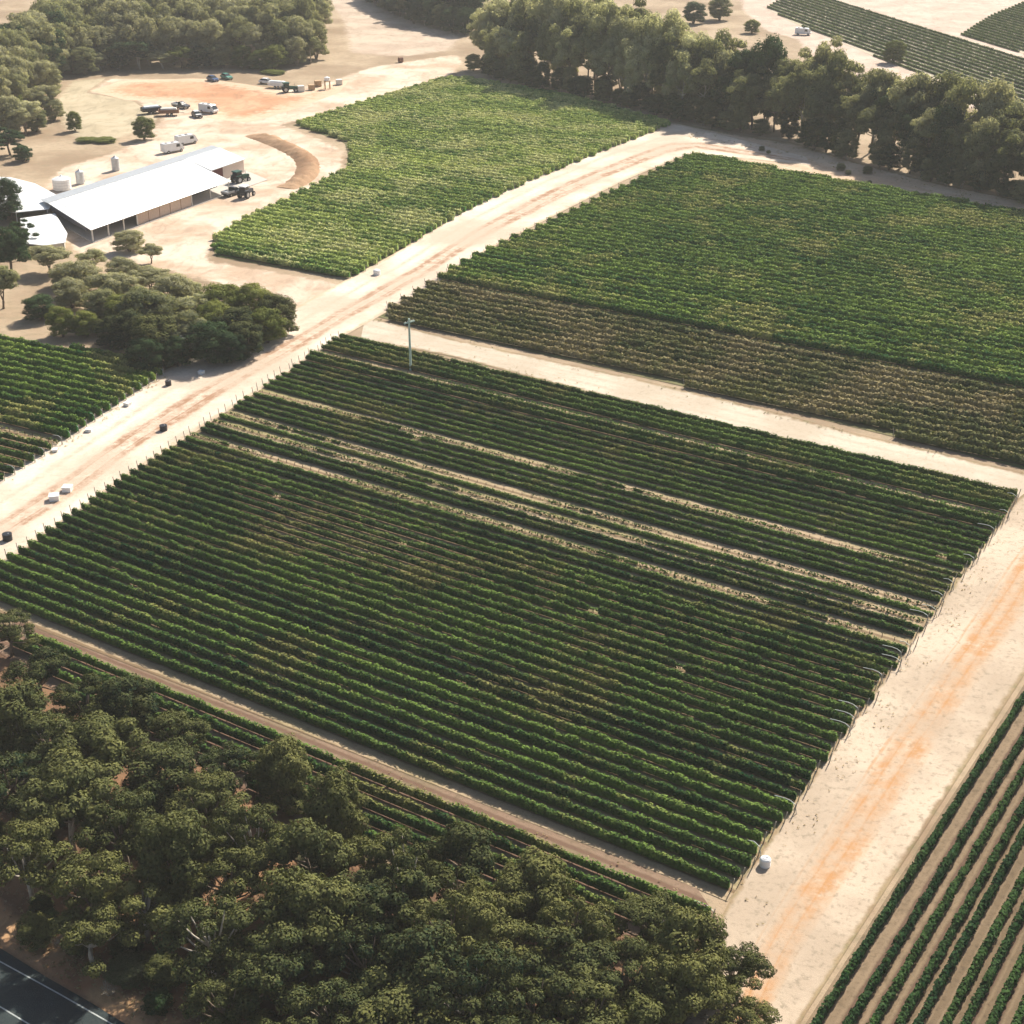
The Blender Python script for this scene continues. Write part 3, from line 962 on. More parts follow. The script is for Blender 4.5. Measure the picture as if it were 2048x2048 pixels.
# ------------------------------------------------------------------ trees
def tree_proto(seed, style):
    """returns (trunk mesh maker data, crown arrays) for a tree of height 1 unit = 10 m, crown radius about 0.4"""
    r_ = random.Random(seed)
    rnd = np.random.default_rng(seed)
    mb = MB()
    H = 10.0
    tips = []
    if style == 'gum':
        nst = r_.choice([1, 1, 2])
        for s_ in range(nst):
            a0 = r_.uniform(0, 6.28)
            lean = r_.uniform(0.3, 1.0)
            pts = [Vector((0.15 * s_, 0, -0.2))]
            for k in range(1, 5):
                z = H * 0.66 * k / 4
                pts.append(Vector((math.cos(a0) * lean * k / 4 + r_.uniform(-.2, .2), math.sin(a0) * lean * k / 4 + r_.uniform(-.2, .2), z)))
            mb.tube(pts, [0.24, 0.19, 0.15, 0.11, 0.07], 7)
            for k in range(9):
                zz = r_.uniform(0.32, 0.64) * H
                i = min(3, int(zz / (H * 0.66) * 4))
                f = zz / (H * 0.66) * 4 - i
                st = pts[i].lerp(pts[i + 1], f)
                an = k * 2.4 + r_.uniform(-.5, .5)
                ln = r_.uniform(1.6, 3.3)
                up = r_.uniform(0.6, 2.6)
                e = st + Vector((math.cos(an) * ln, math.sin(an) * ln, up))
                mid = st.lerp(e, 0.5) + Vector((0, 0, -0.25))
                mb.tube([st, mid, e], [0.09, 0.06, 0.03], 5)
                tips.append((e, r_.uniform(0.95, 1.6)))
                if r_.random() < 0.75:
                    e2 = e + Vector((r_.uniform(-1.3, 1.3), r_.uniform(-1.3, 1.3), r_.uniform(0.4, 1.6)))
                    mb.tube([e, e2], [0.035, 0.02], 4)
                    tips.append((e2, r_.uniform(0.7, 1.2)))
            tips.append((pts[-1] + Vector((0, 0, H * 0.2)), 1.5))
            tips.append((pts[-1] + Vector((r_.uniform(-1, 1), r_.uniform(-1, 1), H * 0.1)), 1.5))
        flat = 0.72
    elif style == 'umbrella':
        pts = [Vector((0, 0, -0.2)), Vector((r_.uniform(-.3, .3), r_.uniform(-.3, .3), 2.2)), Vector((r_.uniform(-.5, .5), r_.uniform(-.5, .5), 4.4))]
        mb.tube(pts, [0.3, 0.24, 0.18], 7)
        for k in range(19):
            an = k * 2.4 + r_.uniform(-.5, .5)
            ln = 3.9 * math.sqrt((k + 0.6) / 19) * r_.uniform(0.8, 1.15)
            zt = 8.6 - 0.20 * ln * ln + r_.uniform(-1.4, 0.8)
            st = pts[1].lerp(pts[2], r_.uniform(0.3, 1))
            e = Vector((math.cos(an) * ln, math.sin(an) * ln, zt - 0.5))
            mid = st.lerp(e, 0.55) + Vector((0, 0, -0.3))
            mb.tube([st, mid, e], [0.13, 0.08, 0.03], 5)
            tips.append((e, r_.uniform(0.6, 1.35)))
            if k % 3:
                e2 = e.lerp(st, 0.35) + Vector((r_.uniform(-.9, .9), r_.uniform(-.9, .9), r_.uniform(-1.6, -0.4)))
                tips.append((e2, r_.uniform(0.6, 1.1)))
        flat = 0.6
    elif style == 'bush':
        for s_ in range(5):
            an = s_ * 1.26 + r_.uniform(-.3, .3)
            e = Vector((math.cos(an) * 1.9, math.sin(an) * 1.9, r_.uniform(4.5, 6.5)))
            mb.tube([(0.1 * math.cos(an), 0.1 * math.sin(an), -0.2), tuple(e * 0.5), tuple(e)], [0.16, 0.11, 0.04], 5)
        for k in range(24):
            u = (k + 0.5) / 24
            zz = 1.4 + 7.2 * u
            rad = 3.3 * math.sqrt(max(0.05, 1 - ((zz - 4.6) / 4.9) ** 2))
            an = k * 2.4 + r_.uniform(-.3, .3)
            rr = rad * r_.uniform(0.55, 0.9)
            tips.append((Vector((math.cos(an) * rr, math.sin(an) * rr, zz)), r_.uniform(1.0, 1.6)))
        tips.append((Vector((0, 0, 8.6)), 1.4))
        flat = 0.85
    else:   # twig: thin half-bare shrub
        for s_ in range(26):
            an = r_.uniform(0, 6.28)
            ln = r_.uniform(1.5, 4)
            e = Vector((math.cos(an) * ln, math.sin(an) * ln, r_.uniform(5, 9.5)))
            m_ = e * 0.5 + Vector((r_.uniform(-.5, .5), r_.uniform(-.5, .5), 0.6))
            mb.tube([(0, 0, -0.1), tuple(m_), tuple(e)], [0.13, 0.08, 0.02], 4)
            for q in range(3):
                b0 = m_.lerp(e, r_.uniform(0.1, 0.9))
                e3 = b0 + Vector((r_.uniform(-1.4, 1.4), r_.uniform(-1.4, 1.4), r_.uniform(0.2, 1.5)))
                mb.tube([tuple(b0), tuple(e3)], [0.05, 0.015], 3)
                tips.append((e3, r_.uniform(0.5, 0.9)))
        flat = 0.8
    Cs, Ns, Ss, Ts = [], [], [], []
    dens = {'gum': 400, 'umbrella': 560, 'bush': 380, 'twig': 28}[style]
    for c, rad in tips:
        n = int(dens * rad * rad)
        v = rnd.normal(0, 1, (n, 3))
        v /= np.linalg.norm(v, axis=1)[:, None]
        low = v[:, 2] < -0.25
        v[low, 2] *= 0.45
        rr = rad * rnd.uniform(0.55, 1.06, n) ** 0.7
        rr *= 1 + 0.22 * np.sin(v[:, 0] * 5 + c.x * 3) * np.cos(v[:, 1] * 5 + c.y * 3)
        p = np.array(c) + v * rr[:, None] * np.array([1.08, 1.08, flat])
        Cs.append(p)
        Ns.append(v * 1.2 + np.array([0, 0, 0.35]))
        Ss.append(np.full(n, {'gum': 0.30, 'umbrella': 0.25, 'bush': 0.31, 'twig': 0.22}[style]))
        Ts.append(np.clip(0.22 + 0.50 * v[:, 2] + rnd.normal(0, 0.16, n) + r_.uniform(-0.12, 0.12), 0, 1))  # lit tops and shaded undersides of each leaf clump put into the tint
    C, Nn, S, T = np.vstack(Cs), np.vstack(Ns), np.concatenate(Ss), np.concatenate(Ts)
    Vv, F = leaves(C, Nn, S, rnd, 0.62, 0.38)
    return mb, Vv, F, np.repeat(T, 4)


PROTO = {}
for st, nvar in (('gum', 5), ('umbrella', 5), ('bush', 3), ('twig', 2)):
    for v in range(nvar):
        PROTO[(st, v)] = (tree_proto(100 + 17 * v + len(st), st), {}, {})


def tree(name, x, y, h, r, style, leaf, bark, label, cat='tree', group=None, top=True, at=None):
    """x, y: survey pixel of the crown's top (top=True) or of the foot; h height, r crown radius in metres"""
    v = R.randrange({'gum': 5, 'umbrella': 5, 'bush': 3, 'twig': 2}[style])
    (mb, Vv, F, T), tr, cr = PROTO[(style, v)]
    if bark not in tr:
        tr[bark] = mb.data('trunk', M[bark], smooth=True)
    if leaf not in cr:
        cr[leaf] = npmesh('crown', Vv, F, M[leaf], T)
        TRI[0] += 2 * len(F)
    p = at if at is not None else (g(x, y, h * 0.96) if top else g(x, y))
    root = thing(name, (p[0], p[1], 0), R.uniform(0, 6.28), label, cat, group)
    k = h / 9.6
    w = r / 3.9
    for part, d_ in (('trunk', tr[bark]), ('crown', cr[leaf])):
        o = link(part, d_, root)
        o.scale = (w, w, k)
    return root


# --- roadside grove in the foreground
grove = [  # bands counted from the vines to the asphalt road; x, y of crown top, height, radius
    [(10, 1158, 8, 3.0), (70, 1225, 8, 3.0), (150, 1278, 8, 3.2), (245, 1285, 8, 3.2), (335, 1345, 8, 3.0), (430, 1405, 8, 3.0), (540, 1405, 10, 3.3), (625, 1470, 10, 3.2),
     (700, 1585, 10, 3.2), (775, 1575, 11, 3.3), (850, 1568, 11, 3.4), (945, 1650, 10, 3.2), (1015, 1632, 11, 3.6), (1090, 1690, 10, 3.2), (1235, 1690, 10, 3.6), (1320, 1735, 9, 3.2), (1392, 1795, 8, 2.8)],
    [(20, 1300, 10, 3.6), (95, 1350, 10, 3.6), (190, 1370, 10, 3.8), (290, 1420, 10, 3.6), (390, 1470, 10, 3.6), (480, 1510, 11, 3.6), (580, 1560, 11, 3.7), (660, 1650, 11, 3.6),
     (760, 1660, 11, 3.6), (860, 1680, 11, 3.8), (950, 1730, 11, 4.0), (1060, 1750, 11, 3.8), (1180, 1790, 10, 3.3), (1300, 1820, 9, 2.8), (1400, 1880, 7, 2.4)],
    [(10, 1420, 11, 3.8), (110, 1460, 11, 3.8), (220, 1500, 11, 3.8), (330, 1550, 11, 3.8), (440, 1600, 11, 3.6), (560, 1670, 11, 3.8), (680, 1750, 11, 3.6), (790, 1770, 11, 3.6),
     (900, 1800, 11, 3.8), (1010, 1830, 11, 3.8), (1110, 1850, 10, 3.4), (1230, 1890, 9, 3.0)],
    [(50, 1560, 10, 3.6), (160, 1600, 10, 3.6), (270, 1650, 10, 3.6), (390, 1700, 10, 3.6), (510, 1770, 10, 3.6), (630, 1850, 10, 3.6), (760, 1870, 10, 3.6), (880, 1900, 10, 3.6), (1000, 1930, 10, 3.6), (1130, 1950, 9, 3.4), (1260, 1985, 9, 3.2)],
    [(170, 1710, 8, 3.0), (430, 1850, 8, 3.2), (560, 1930, 9, 3.4), (700, 1970, 9, 3.4), (840, 2000, 9, 3.4), (980, 2030, 9, 3.4)],
]
bands = ["the rank facing the vines", "the second rank from the vines", "the middle rank", "the rank behind the roadside trees", "the rank nearest the asphalt"]
for bi, lst in enumerate(grove):
    n = len(lst)
    for i, (x, y, h, r_) in enumerate(lst):
        st = R.choice(['umbrella', 'umbrella', 'umbrella', 'gum', 'bush'])
        x += R.uniform(-12, 12)
        tree('grove_tree', x, y, h * R.uniform(0.85, 1.2), r_ * R.uniform(1.1, 1.4), st, 'grove', R.choice(['bark', 'bark', 'barkpale']),
             f"{ordn(n - i)} tree in {bands[bi]} of the grove, from the headland road", 'tree', 'trees of the roadside grove')
for i, (x, y, s_) in enumerate([(395, 1640, 2.4), (660, 1630, 2.6), (450, 1760, 2.2), (720, 1780, 2.0), (1290, 1880, 3.2), (1345, 1905, 2.6), (205, 1880, 1.6), (60, 1500, 2.6), (120, 1790, 1.8), (860, 1700, 2.0)]):
    tree('dry_shrub', x, y, s_, s_ * 0.7, 'twig', 'twig', 'barkpale', f"{ordn(i + 1)} bare straw-coloured shrub in a gap of the roadside grove", 'shrub', 'bare shrubs in the grove', top=False)
for i, (x, y) in enumerate([(150, 1800), (240, 1800), (330, 1850), (420, 1930), (300, 1905), (90, 1745), (520, 1975), (640, 1960), (820, 1960), (1180, 1960), (1330, 1990)]):
    tree('grove_bush', x, y, R.uniform(1.6, 2.8), R.uniform(1.3, 2.2), 'bush', 'deep' if i % 3 else 'grove', 'bark', f"{ordn(i + 1)} low dark bush along the asphalt side of the grove", 'bush', 'low bushes along the asphalt', top=False)

gp_all = [(x, y) for l_ in grove for x, y, *_ in l_]
under = []
for i in range(90):
    bx_, by_ = R.choice(gp_all)
    bx_ += R.uniform(-60, 60)
    by_ += R.uniform(150, 230)
    if by_ > 1990 or by_ > 1740 + 0.62 * bx_ or (bx_ > 1000 and by_ < 1760) or bx_ > 1380: continue
    under.append((bx_, by_))
for i, (bx_, by_) in enumerate(sorted(under, reverse=True)):
    tree('understorey_bush', bx_, by_, R.uniform(1.5, 3.5), R.uniform(1.4, 2.6), 'bush', R.choice(['deep', 'grove', 'grove', 'gum']), 'bark',
         f"{ordn(i + 1)} low bush under the grove trees, counting from the headland road", 'bush', 'understorey of the roadside grove', top=False)

# --- clump beside the sand road, below the shed
clump = [(90, 468, 6, 3.6, 'gum', 'gumgrey'), (150, 495, 7, 3.6, 'gum', 'gumgrey'), (215, 520, 8, 4.0, 'gum', 'gumgrey'), (240, 436, 5, 3.2, 'gum', 'gumgrey'), (282, 462, 4.5, 2.2, 'gum', 'gumgrey'),
         (185, 550, 7, 3.4, 'bush', 'gum'), (262, 548, 9, 4.4, 'umbrella', 'gum'), (325, 522, 8, 3.8, 'gum', 'gumgrey'), (375, 548, 8, 3.8, 'umbrella', 'gumpale'), (70, 560, 5, 3.0, 'bush', 'deep'),
         (415, 540, 8, 4.2, 'umbrella', 'lime'), (470, 540, 8, 4.2, 'umbrella', 'lime'), (522, 560, 8, 3.6, 'bush', 'grove'), (440, 585, 8, 3.8, 'umbrella', 'grove'), (500, 585, 7, 3.4, 'umbrella', 'lime'),
         (112, 582, 6, 2.6, 'bush', 'lime'), (160, 590, 5, 2.4, 'bush', 'lime'), (205, 600, 6, 2.6, 'bush', 'grove'), (240, 590, 8, 3.6, 'gum', 'grove'), (290, 600, 9, 4.2, 'umbrella', 'grove'),
         (345, 590, 9, 4.0, 'gum', 'gumgrey'), (390, 612, 8, 3.8, 'bush', 'deep'), (330, 636, 6, 2.6, 'bush', 'deep'), (430, 630, 6, 3.0, 'bush', 'deep'), (270, 640, 6.5, 3.2, 'bush', 'deep'),
         (130, 530, 6, 3.4, 'gum', 'gumgrey'), (175, 470, 5, 3.0, 'gum', 'gumpale'), (230, 490, 6, 3.4, 'bush', 'gumgrey'), (280, 510, 6, 3.4, 'gum', 'gumgrey'), (120, 500, 5, 3.0, 'bush', 'gumgrey'),
         (300, 560, 8, 3.8, 'bush', 'gum'), (350, 530, 6, 3.2, 'bush', 'gumpale'), (460, 610, 7, 3.2, 'bush', 'grove'), (230, 560, 7, 3.4, 'bush', 'lime'), (400, 575, 8, 3.6, 'gum', 'lime')]
for i, (x, y, h, r_, st, lf) in enumerate(clump):
    if lf in ('lime', 'grove', 'gum') or (lf == 'gumgrey' and i % 2): st = 'bush'
    look = {'gumgrey': 'grey-green', 'gum': 'olive', 'gumpale': 'pale olive', 'lime': 'yellow-green', 'deep': 'dark green', 'grove': 'green and gold'}[lf]
    tree('clump_tree', x, y, h * 1.1, r_ * 1.3, st, lf, 'bark', f"{look} tree of the clump by the sand road, {ordn(i + 1)} from the shed", 'tree', 'trees of the clump below the shed')

# --- trees at the picture's edge by the yard
for i, (x, y, h, r_, st, lf, lab) in enumerate([
        (8, 340, 12, 4.5, 'bush', 'deep', 'dark green bushy tree beside the white store'), (36, 412, 9, 3.6, 'umbrella', 'deep', 'dark round-leaved tree in front of the white lean-to'),
        (10, 440, 12, 4.4, 'gum', 'deep', 'tall dark tree at the lean-to corner'), (-5, 505, 10, 4.2, 'gum', 'gum', 'olive tree below the dark trees by the lean-to'),
        (12, 240, 9, 5.0, 'umbrella', 'deep', 'dark spreading tree above the white store'), (40, 275, 5, 3.4, 'bush', 'deep', 'low dark tree leaning over the bare bank'),
        (138, 212, 6.5, 2.8, 'bush', 'lime', 'narrow bright green tree on the grassy knoll'), (268, 222, 7.5, 3.9, 'bush', 'lime', 'round green tree standing alone beside the white vans'),
        (30, 70, 17, 6.0, 'gum', 'gumgrey', 'tall gum at the corner of the wood'), (60, 120, 14, 5.5, 'gum', 'gumgrey', 'grey gum on the slope above the knoll'),
        (15, 140, 15, 6.0, 'gum', 'gum', 'olive gum on the slope by the picture edge'), (75, 165, 11, 5.0, 'gum', 'gumgrey', 'loose grey gum beside the dry grass'),
        (28, 100, 15, 7.0, 'gum', 'gum', 'broad olive gum midway down the slope'), (85, 118, 13, 6.0, 'bush', 'gumgrey', 'dense grey gum at the foot of the wood'),
        (5, 185, 13, 6.5, 'bush', 'gumgrey', 'dense grey-green gum above the dark spreading tree'), (62, 205, 8, 4.5, 'bush', 'gum', 'olive bush on the bank above the white store'),
        (40, 195, 11, 5.0, 'gum', 'gumpale', 'pale gum on the slope above the dark tree'), (98, 190, 7, 4.0, 'bush', 'gumgrey', 'grey bush beside the narrow green tree')]):
    tree('yard_tree', x, y, h, r_, st, lf, 'bark', lab, 'tree', None)

# --- wood behind the yard, forest past the paddock, windbreak: ranks planted along a base line
def planted(name, base_px, ranks, pick, label, group, shift):
    """ranks: (spacing, set back, h0, h1, radius, rank name); pick(f, rank) -> style, leaf"""
    bl = resample(gp(base_px), 0.5)
    sl_ = np.concatenate([[0], np.cumsum(np.linalg.norm(np.diff(bl, axis=0), axis=1))])
    for rank, (gap, back, h0, h1, r0, nm) in enumerate(ranks):
        for i, s_ in enumerate(np.arange(1 + rank * 2.5, sl_[-1], gap)):
            f = s_ / sl_[-1]
            pk = pick(f, rank)
            if pk is None: continue
            st, lf = pk
            p = np.array([np.interp(s_, sl_, bl[:, k]) for k in range(2)]) + np.array(shift) * (back + R.uniform(-2, 2)) + np.array([R.uniform(-1.5, 1.5), 0])
            hh = R.uniform(h0, h1) * (1.12 if name == 'windbreak_tree' and f < 0.4 and rank else 1.0)
            tree(name, 0, 0, hh, r0 * R.uniform(0.9, 1.2), st, lf, R.choice(['bark', 'barkpale']), label(i + 1, nm), 'tree', group(nm), at=p)


planted('wood_tree', [(-60, 262), (0, 225), (60, 180), (110, 145), (250, 132), (400, 130), (520, 132), (612, 118)],
        [(8, 2, 6, 12, 5.2, 'front'), (9, 10, 15, 20, 6.4, 'second'), (10, 24, 19, 25, 7.4, 'third'), (11, 44, 20, 26, 8, 'fourth'), (12, 68, 20, 26, 8, 'fifth'), (13, 96, 20, 26, 8.5, 'rearmost')],
        lambda f, k: (R.choice(['bush', 'bush', 'gum']), R.choice(['lime', 'gum', 'gum', 'deep', 'gumgrey'])) if k == 0 else
                     ('gum' if R.random() < 0.6 else 'bush', R.choice(['gum', 'gumgrey', 'deep' if f < 0.5 else 'gumgrey'])),
        lambda i, nm: f"{ordn(i)} tree in the {nm} rank of the wood behind the yard, from the picture edge",
        lambda nm: f'{nm} rank of the wood behind the yard', (-0.12, 0.99))
planted('forest_tree', [(690, 4), (780, 44), (872, 66)], [(8, 2, 9, 14, 5.5, 'front'), (9, 12, 17, 21, 6.5, 'second'), (10, 28, 18, 22, 7, 'rear')],
        lambda f, k: ('bush' if R.random() < 0.5 else 'gum', R.choice(['deep', 'deep', 'gum'])),
        lambda i, nm: f"{ordn(i)} dark forest tree in the {nm} rank past the paddock, towards the windbreak",
        lambda nm: f'{nm} rank of the forest past the paddock', (0.3, 0.95))
planted('windbreak_tree', [(885, 134), (1010, 166), (1130, 190), (1280, 228), (1480, 264), (1600, 302), (1750, 342), (1932, 382), (2010, 400)],
        [(5.5, 0.5, 5, 11, 3.6, 'front'), (7.0, 5, 16, 24, 5.8, 'second'), (8.5, 14, 22, 30, 7.0, 'third'), (10, 26, 22, 30, 7.4, 'rear')],
        lambda f, k: None if (k == 3 and 0.5 < f < 0.9) or (k == 0 and R.random() < 0.12) else
                     (('bush', R.choice(['gum', 'deep', 'grove'])) if k == 0 else
                      ('gum' if R.random() < 0.75 else 'bush', R.choice(['gumpale', 'gumpale', 'gum']) if f < 0.45 else R.choice(['gum', 'gumgrey', 'gum', 'deep']))),
        lambda i, nm: f"{ordn(i)} tree in the {nm} rank of the windbreak, counting from the paddock end",
        lambda nm: f'{nm} rank of the windbreak', (0.545, 0.84))
for i, (x, y, h, r_, lf, lab) in enumerate([(1310, 5, 10, 6, 'deep', 'dark tree behind the windbreak near the pale field'), (1360, -5, 11, 6, 'gum', 'olive tree at the corner of the far pale block'),
                                            (1690, 78, 9, 5, 'lime', 'bright green tree against the far pale block'), (1420, 38, 6, 4, 'lime', 'small bright tree below the far block corner')]):
    tree('far_tree', x, y, h, r_, 'bush', lf, 'bark', lab, 'tree')
for i, (x, y, h) in enumerate([(1437, 285, 1.6), (1450, 290, 1.1), (1587, 322, 2.2), (1600, 330, 1.5), (1637, 328, 2.4), (1640, 348, 1.2)]):
    tree('track_shrub', x, y, h, h * 0.7, 'bush', 'gum', 'bark', f"{ordn(i + 1)} small shrub on the track below the windbreak, counting from the sand road", 'shrub', 'shrubs on the windbreak track', top=False)
for i, (x, y) in enumerate([(165, 268), (200, 268), (508, 138), (488, 130), (520, 140)]):
    tree('green_shrub', x, y, 1.4, 4.0, 'bush', 'lime', 'bark', ["low green growth below the narrow green tree", "low green growth on the bare bank beside the lone round tree", "bright green bush behind the parked white car",
         "bright green growth at the foot of the wood", "green shrub at the end of the parked machines"][i], 'shrub', top=False)


# ------------------------------------------------------------------ shed and its yard
o2 = g(176, 457)
e2 = g(425, 367)
xd = (e2 - o2)
SL = float(np.linalg.norm(xd))
SANG = math.atan2(xd[1], xd[0])
SK = 0.49        # the plan is slightly skewed: going back also shifts along the front


def sh(x, y): return (x + SK * y, y)


shed = thing('winery_shed', (o2[0], o2[1], 0), SANG, "long white-roofed shed with open bays beside the sandy yard", 'shed')


def quad_slab(pts, th):
    n = len(pts)
    mb = MB()
    V = [(x, y, z) for x, y, z in pts] + [(x, y, z - th) for x, y, z in pts]
    F = [tuple(range(n)), tuple(range(2 * n - 1, n - 1, -1))] + [(i, n + i, n + (i + 1) % n, (i + 1) % n) for i in range(n)]
    return mb.add(V, F)


def wallseg(mb, p, q, z0, z1, t=0.2, z1b=None):
    d = Vector((q[0] - p[0], q[1] - p[1], 0)).normalized()
    nn = Vector((-d.y, d.x, 0)) * t
    z1b = z1 if z1b is None else z1b
    V = [(p[0], p[1], z0), (q[0], q[1], z0), (q[0] + nn.x, q[1] + nn.y, z0), (p[0] + nn.x, p[1] + nn.y, z0),
         (p[0], p[1], z1), (q[0], q[1], z1b), (q[0] + nn.x, q[1] + nn.y, z1b), (p[0] + nn.x, p[1] + nn.y, z1)]
    return mb.add(V, [(3, 2, 1, 0), (4, 5, 6, 7), (0, 1, 5, 4), (1, 2, 6, 5), (2, 3, 7, 6), (3, 0, 4, 7)])


EAVE, RIDGE, DEP = 3.7, 4.5, 25.5
XR = 57.0
slab = MB().box(-0.5, XR + 18, -0.8, DEP * 1.21, 0.0, 0.22)
V_ = [(x + SK * y, y, z) for x, y, z in slab.V]
sl = MB().add(V_, slab.F).build('floor_slab', M['concrete'], shed)
roof = quad_slab([(*sh(-0.9, -0.7), EAVE), (*sh(XR + 0.4, -0.7), EAVE), (*sh(XR + 0.4, DEP), RIDGE), (*sh(-0.9, DEP), RIDGE)], 0.16).build('roof', M['roof'], shed)
quad_slab([(*sh(-0.9, DEP + 0.02), RIDGE), (*sh(XR + 17, DEP + 0.02), RIDGE), (*sh(XR + 17, DEP * 1.2), 4.25), (*sh(-0.9, DEP * 1.2), 4.25)], 0.16).build('rear_roof', M['metal'], shed)
quad_slab([(*sh(XR + 0.45, 10.2), 4.25), (*sh(XR + 17, 10.2), 4.25), (*sh(XR + 17, DEP), RIDGE + 0.05), (*sh(XR + 0.45, DEP), RIDGE + 0.05)], 0.16).build('wing_roof', M['roof'], shed)
for k in range(12):
    x_ = 2.0 + k * 4.8
    quad_slab([(*sh(x_, -0.65), EAVE + 0.05), (*sh(x_ + 0.10, -0.65), EAVE + 0.05), (*sh(x_ + 0.10, DEP - 0.2), RIDGE + 0.05), (*sh(x_, DEP - 0.2), RIDGE + 0.05)], 0.045).build('sheet_joint', M['metal'], roof)
quad_slab([(*sh(-1.0, DEP - 0.35), RIDGE + 0.09), (*sh(XR + 0.5, DEP - 0.35), RIDGE + 0.09), (*sh(XR + 0.5, DEP + 0.4), RIDGE + 0.09), (*sh(-1.0, DEP + 0.4), RIDGE + 0.09)], 0.06).build('ridge_cap', M['metal'], roof)
tube_g = MB().tube([(*sh(-0.9, -0.82), EAVE - 0.06), (*sh(XR + 0.4, -0.82), EAVE - 0.06)], 0.12, 6).build('gutter', M['metal'], roof)
# front: open bay, tan wall panels, open bay
w = MB()
wallseg(w, sh(17.5, 0), sh(40, 0), 0.2, EAVE - 0.2)
w.build('front_wall', M['tanwall'], shed)
for k in range(1, 5):
    MB().box(17.5 + k * 4.5 - 0.05, 17.5 + k * 4.5 + 0.05, -0.06, -0.005, 0.25, EAVE - 0.25).build('panel_joint', M['rust'], shed)
w = MB(); wallseg(w, sh(0.4, DEP * 1.18), sh(XR + 16.5, DEP * 1.18), 0.2, 4.0); w.build('rear_wall', M['metal'], shed)
w = MB(); wallseg(w, sh(10, 7), sh(XR, 7), 0.2, 3.7); w.build('inner_wall', M['greymetal'], shed)
w = MB(); wallseg(w, sh(0.1, 3), sh(0.1, DEP), 2.2, EAVE - 0.2, 0.2, RIDGE - 0.25); w.build('gable_wall', M['fascia'], shed)
w = MB(); wallseg(w, sh(XR - 4.0, 10.55), sh(XR + 6.0, 10.55), 0.2, 4.0); w.build('red_wall', M['redwall'], shed)
w = MB(); wallseg(w, sh(XR + 6.1, 10.8), sh(XR + 16.4, 10.8), 0.2, 4.05); w.build('wing_wall', M['pinkwall'], shed)
for x_ in (0.0, 6.0, 12.0, 17.3, 40.2, 48.5, XR):
    MB().box(x_ - 0.14, x_ + 0.14, -0.14, 0.14, 0.0, EAVE - 0.15).build('post', M['offwhite'], shed)
MB().box(0.2, 16.5, 0.06, 0.16, 2.9, EAVE - 0.2).build('bay_header', M['fascia'], shed)


def shed_world(x, y):
    c, s = math.cos(SANG), math.sin(SANG)
    return np.array([o2[0] + x * c - y * s, o2[1] + x * s + y * c])


# lean-to on the near end
def flat_roofed(name, px, z, label, cat, inset=0.9):
    """low white building: roof outline surveyed at height z, walls set in under it"""
    P = np.array([g(x, y, z) for x, y in px])
    c = P.mean(0)
    root = thing(name, (c[0], c[1], 0), 0, label, cat)
    Q = P - c
    quad_slab([(q[0], q[1], z + 0.25 * (i % 2)) for i, q in enumerate(Q)], 0.2).build('roof', M['roof'], root)
    I = Q * (1 - inset / np.linalg.norm(Q, axis=1))[:, None]
    for i in range(len(I)):
        MB().box(I[i][0] - .1, I[i][0] + .1, I[i][1] - .1, I[i][1] + .1, 0, z - 0.22).build('post', M['metal'], root)
    w_ = MB()
    k = len(I)
    for i in (1, 2, 3): wallseg(w_, I[i % k] * 0.97, I[(i + 1) % k] * 0.97, 0, z - 0.3, 0.15)
    w_.build('wall', M['offwhite'], root)


flat_roofed('lean_to', [(38, 412), (104, 404), (127, 440), (123, 459), (84, 463), (44, 460)], 2.7, "low white flat-roofed lean-to at the near end of the long shed", 'lean-to')
flat_roofed('white_store', [(-40, 332), (20, 336), (66, 346), (112, 372), (92, 394), (30, 402), (-40, 392)], 3.2, "low white-roofed store behind the lean-to, at the picture edge", 'store')
# tanks
def tank(px, r_, h, label, mat='white', cone=0.5):
    p = g(*px)
    t_ = thing('wine_tank', (p[0], p[1], 0), R.uniform(0, 3), label, 'tank')
    b_ = MB().lathe([(r_, 0.25), (r_, h), (r_ * 0.98, h + 0.05)], 20).build('shell', M[mat], t_, smooth=False)
    MB().lathe([(r_ * 1.02, h), (r_ * 0.55, h + cone * 0.6), (0.28, h + cone), (0.28, h + cone + 0.25), (0.2, h + cone + 0.3)], 20).build('top', M['white' if mat == 'white' else 'metal'], t_)
    for k in range(3): MB().lathe([(r_ + 0.02, h * (k + 1) / 4), (r_ + 0.05, h * (k + 1) / 4 + 0.04), (r_ + 0.02, h * (k + 1) / 4 + 0.08)], 20).build('hoop', M['metal'], t_)
    MB().box(r_ - 0.02, r_ + 0.12, -0.25, 0.25, 0.6, 1.2).build('hatch', M['metal'], t_)
    MB().lathe([(r_ * 0.9, 0.0), (r_ * 0.9, 0.25)], 12).build('plinth', M['concrete'], t_)


tank((219, 322), 1.2, 3.8, "pale steel tank behind the middle of the long shed roof", 'metal')
tank((152, 347), 1.2, 3.6, "pale steel tank behind the near half of the shed roof", 'metal')
tank((118, 358), 2.6, 3.2, "wide white tank at the back corner of the shed", 'white', 0.8)


# ------------------------------------------------------------------ vehicles
def wheels(root, xs, ys, r_, w_=0.24):
    for x in xs:
        for y in ys:
            o = MB().tube([(0, -w_ / 2, 0), (0, w_ / 2, 0)], r_, 14).build('wheel', M['tyre'], root, loc=(x, y, r_))
            MB().tube([(0, -w_ / 2 - 0.015, 0), (0, w_ / 2 + 0.015, 0)], r_ * 0.55, 10).build('rim', M['rim'], o)


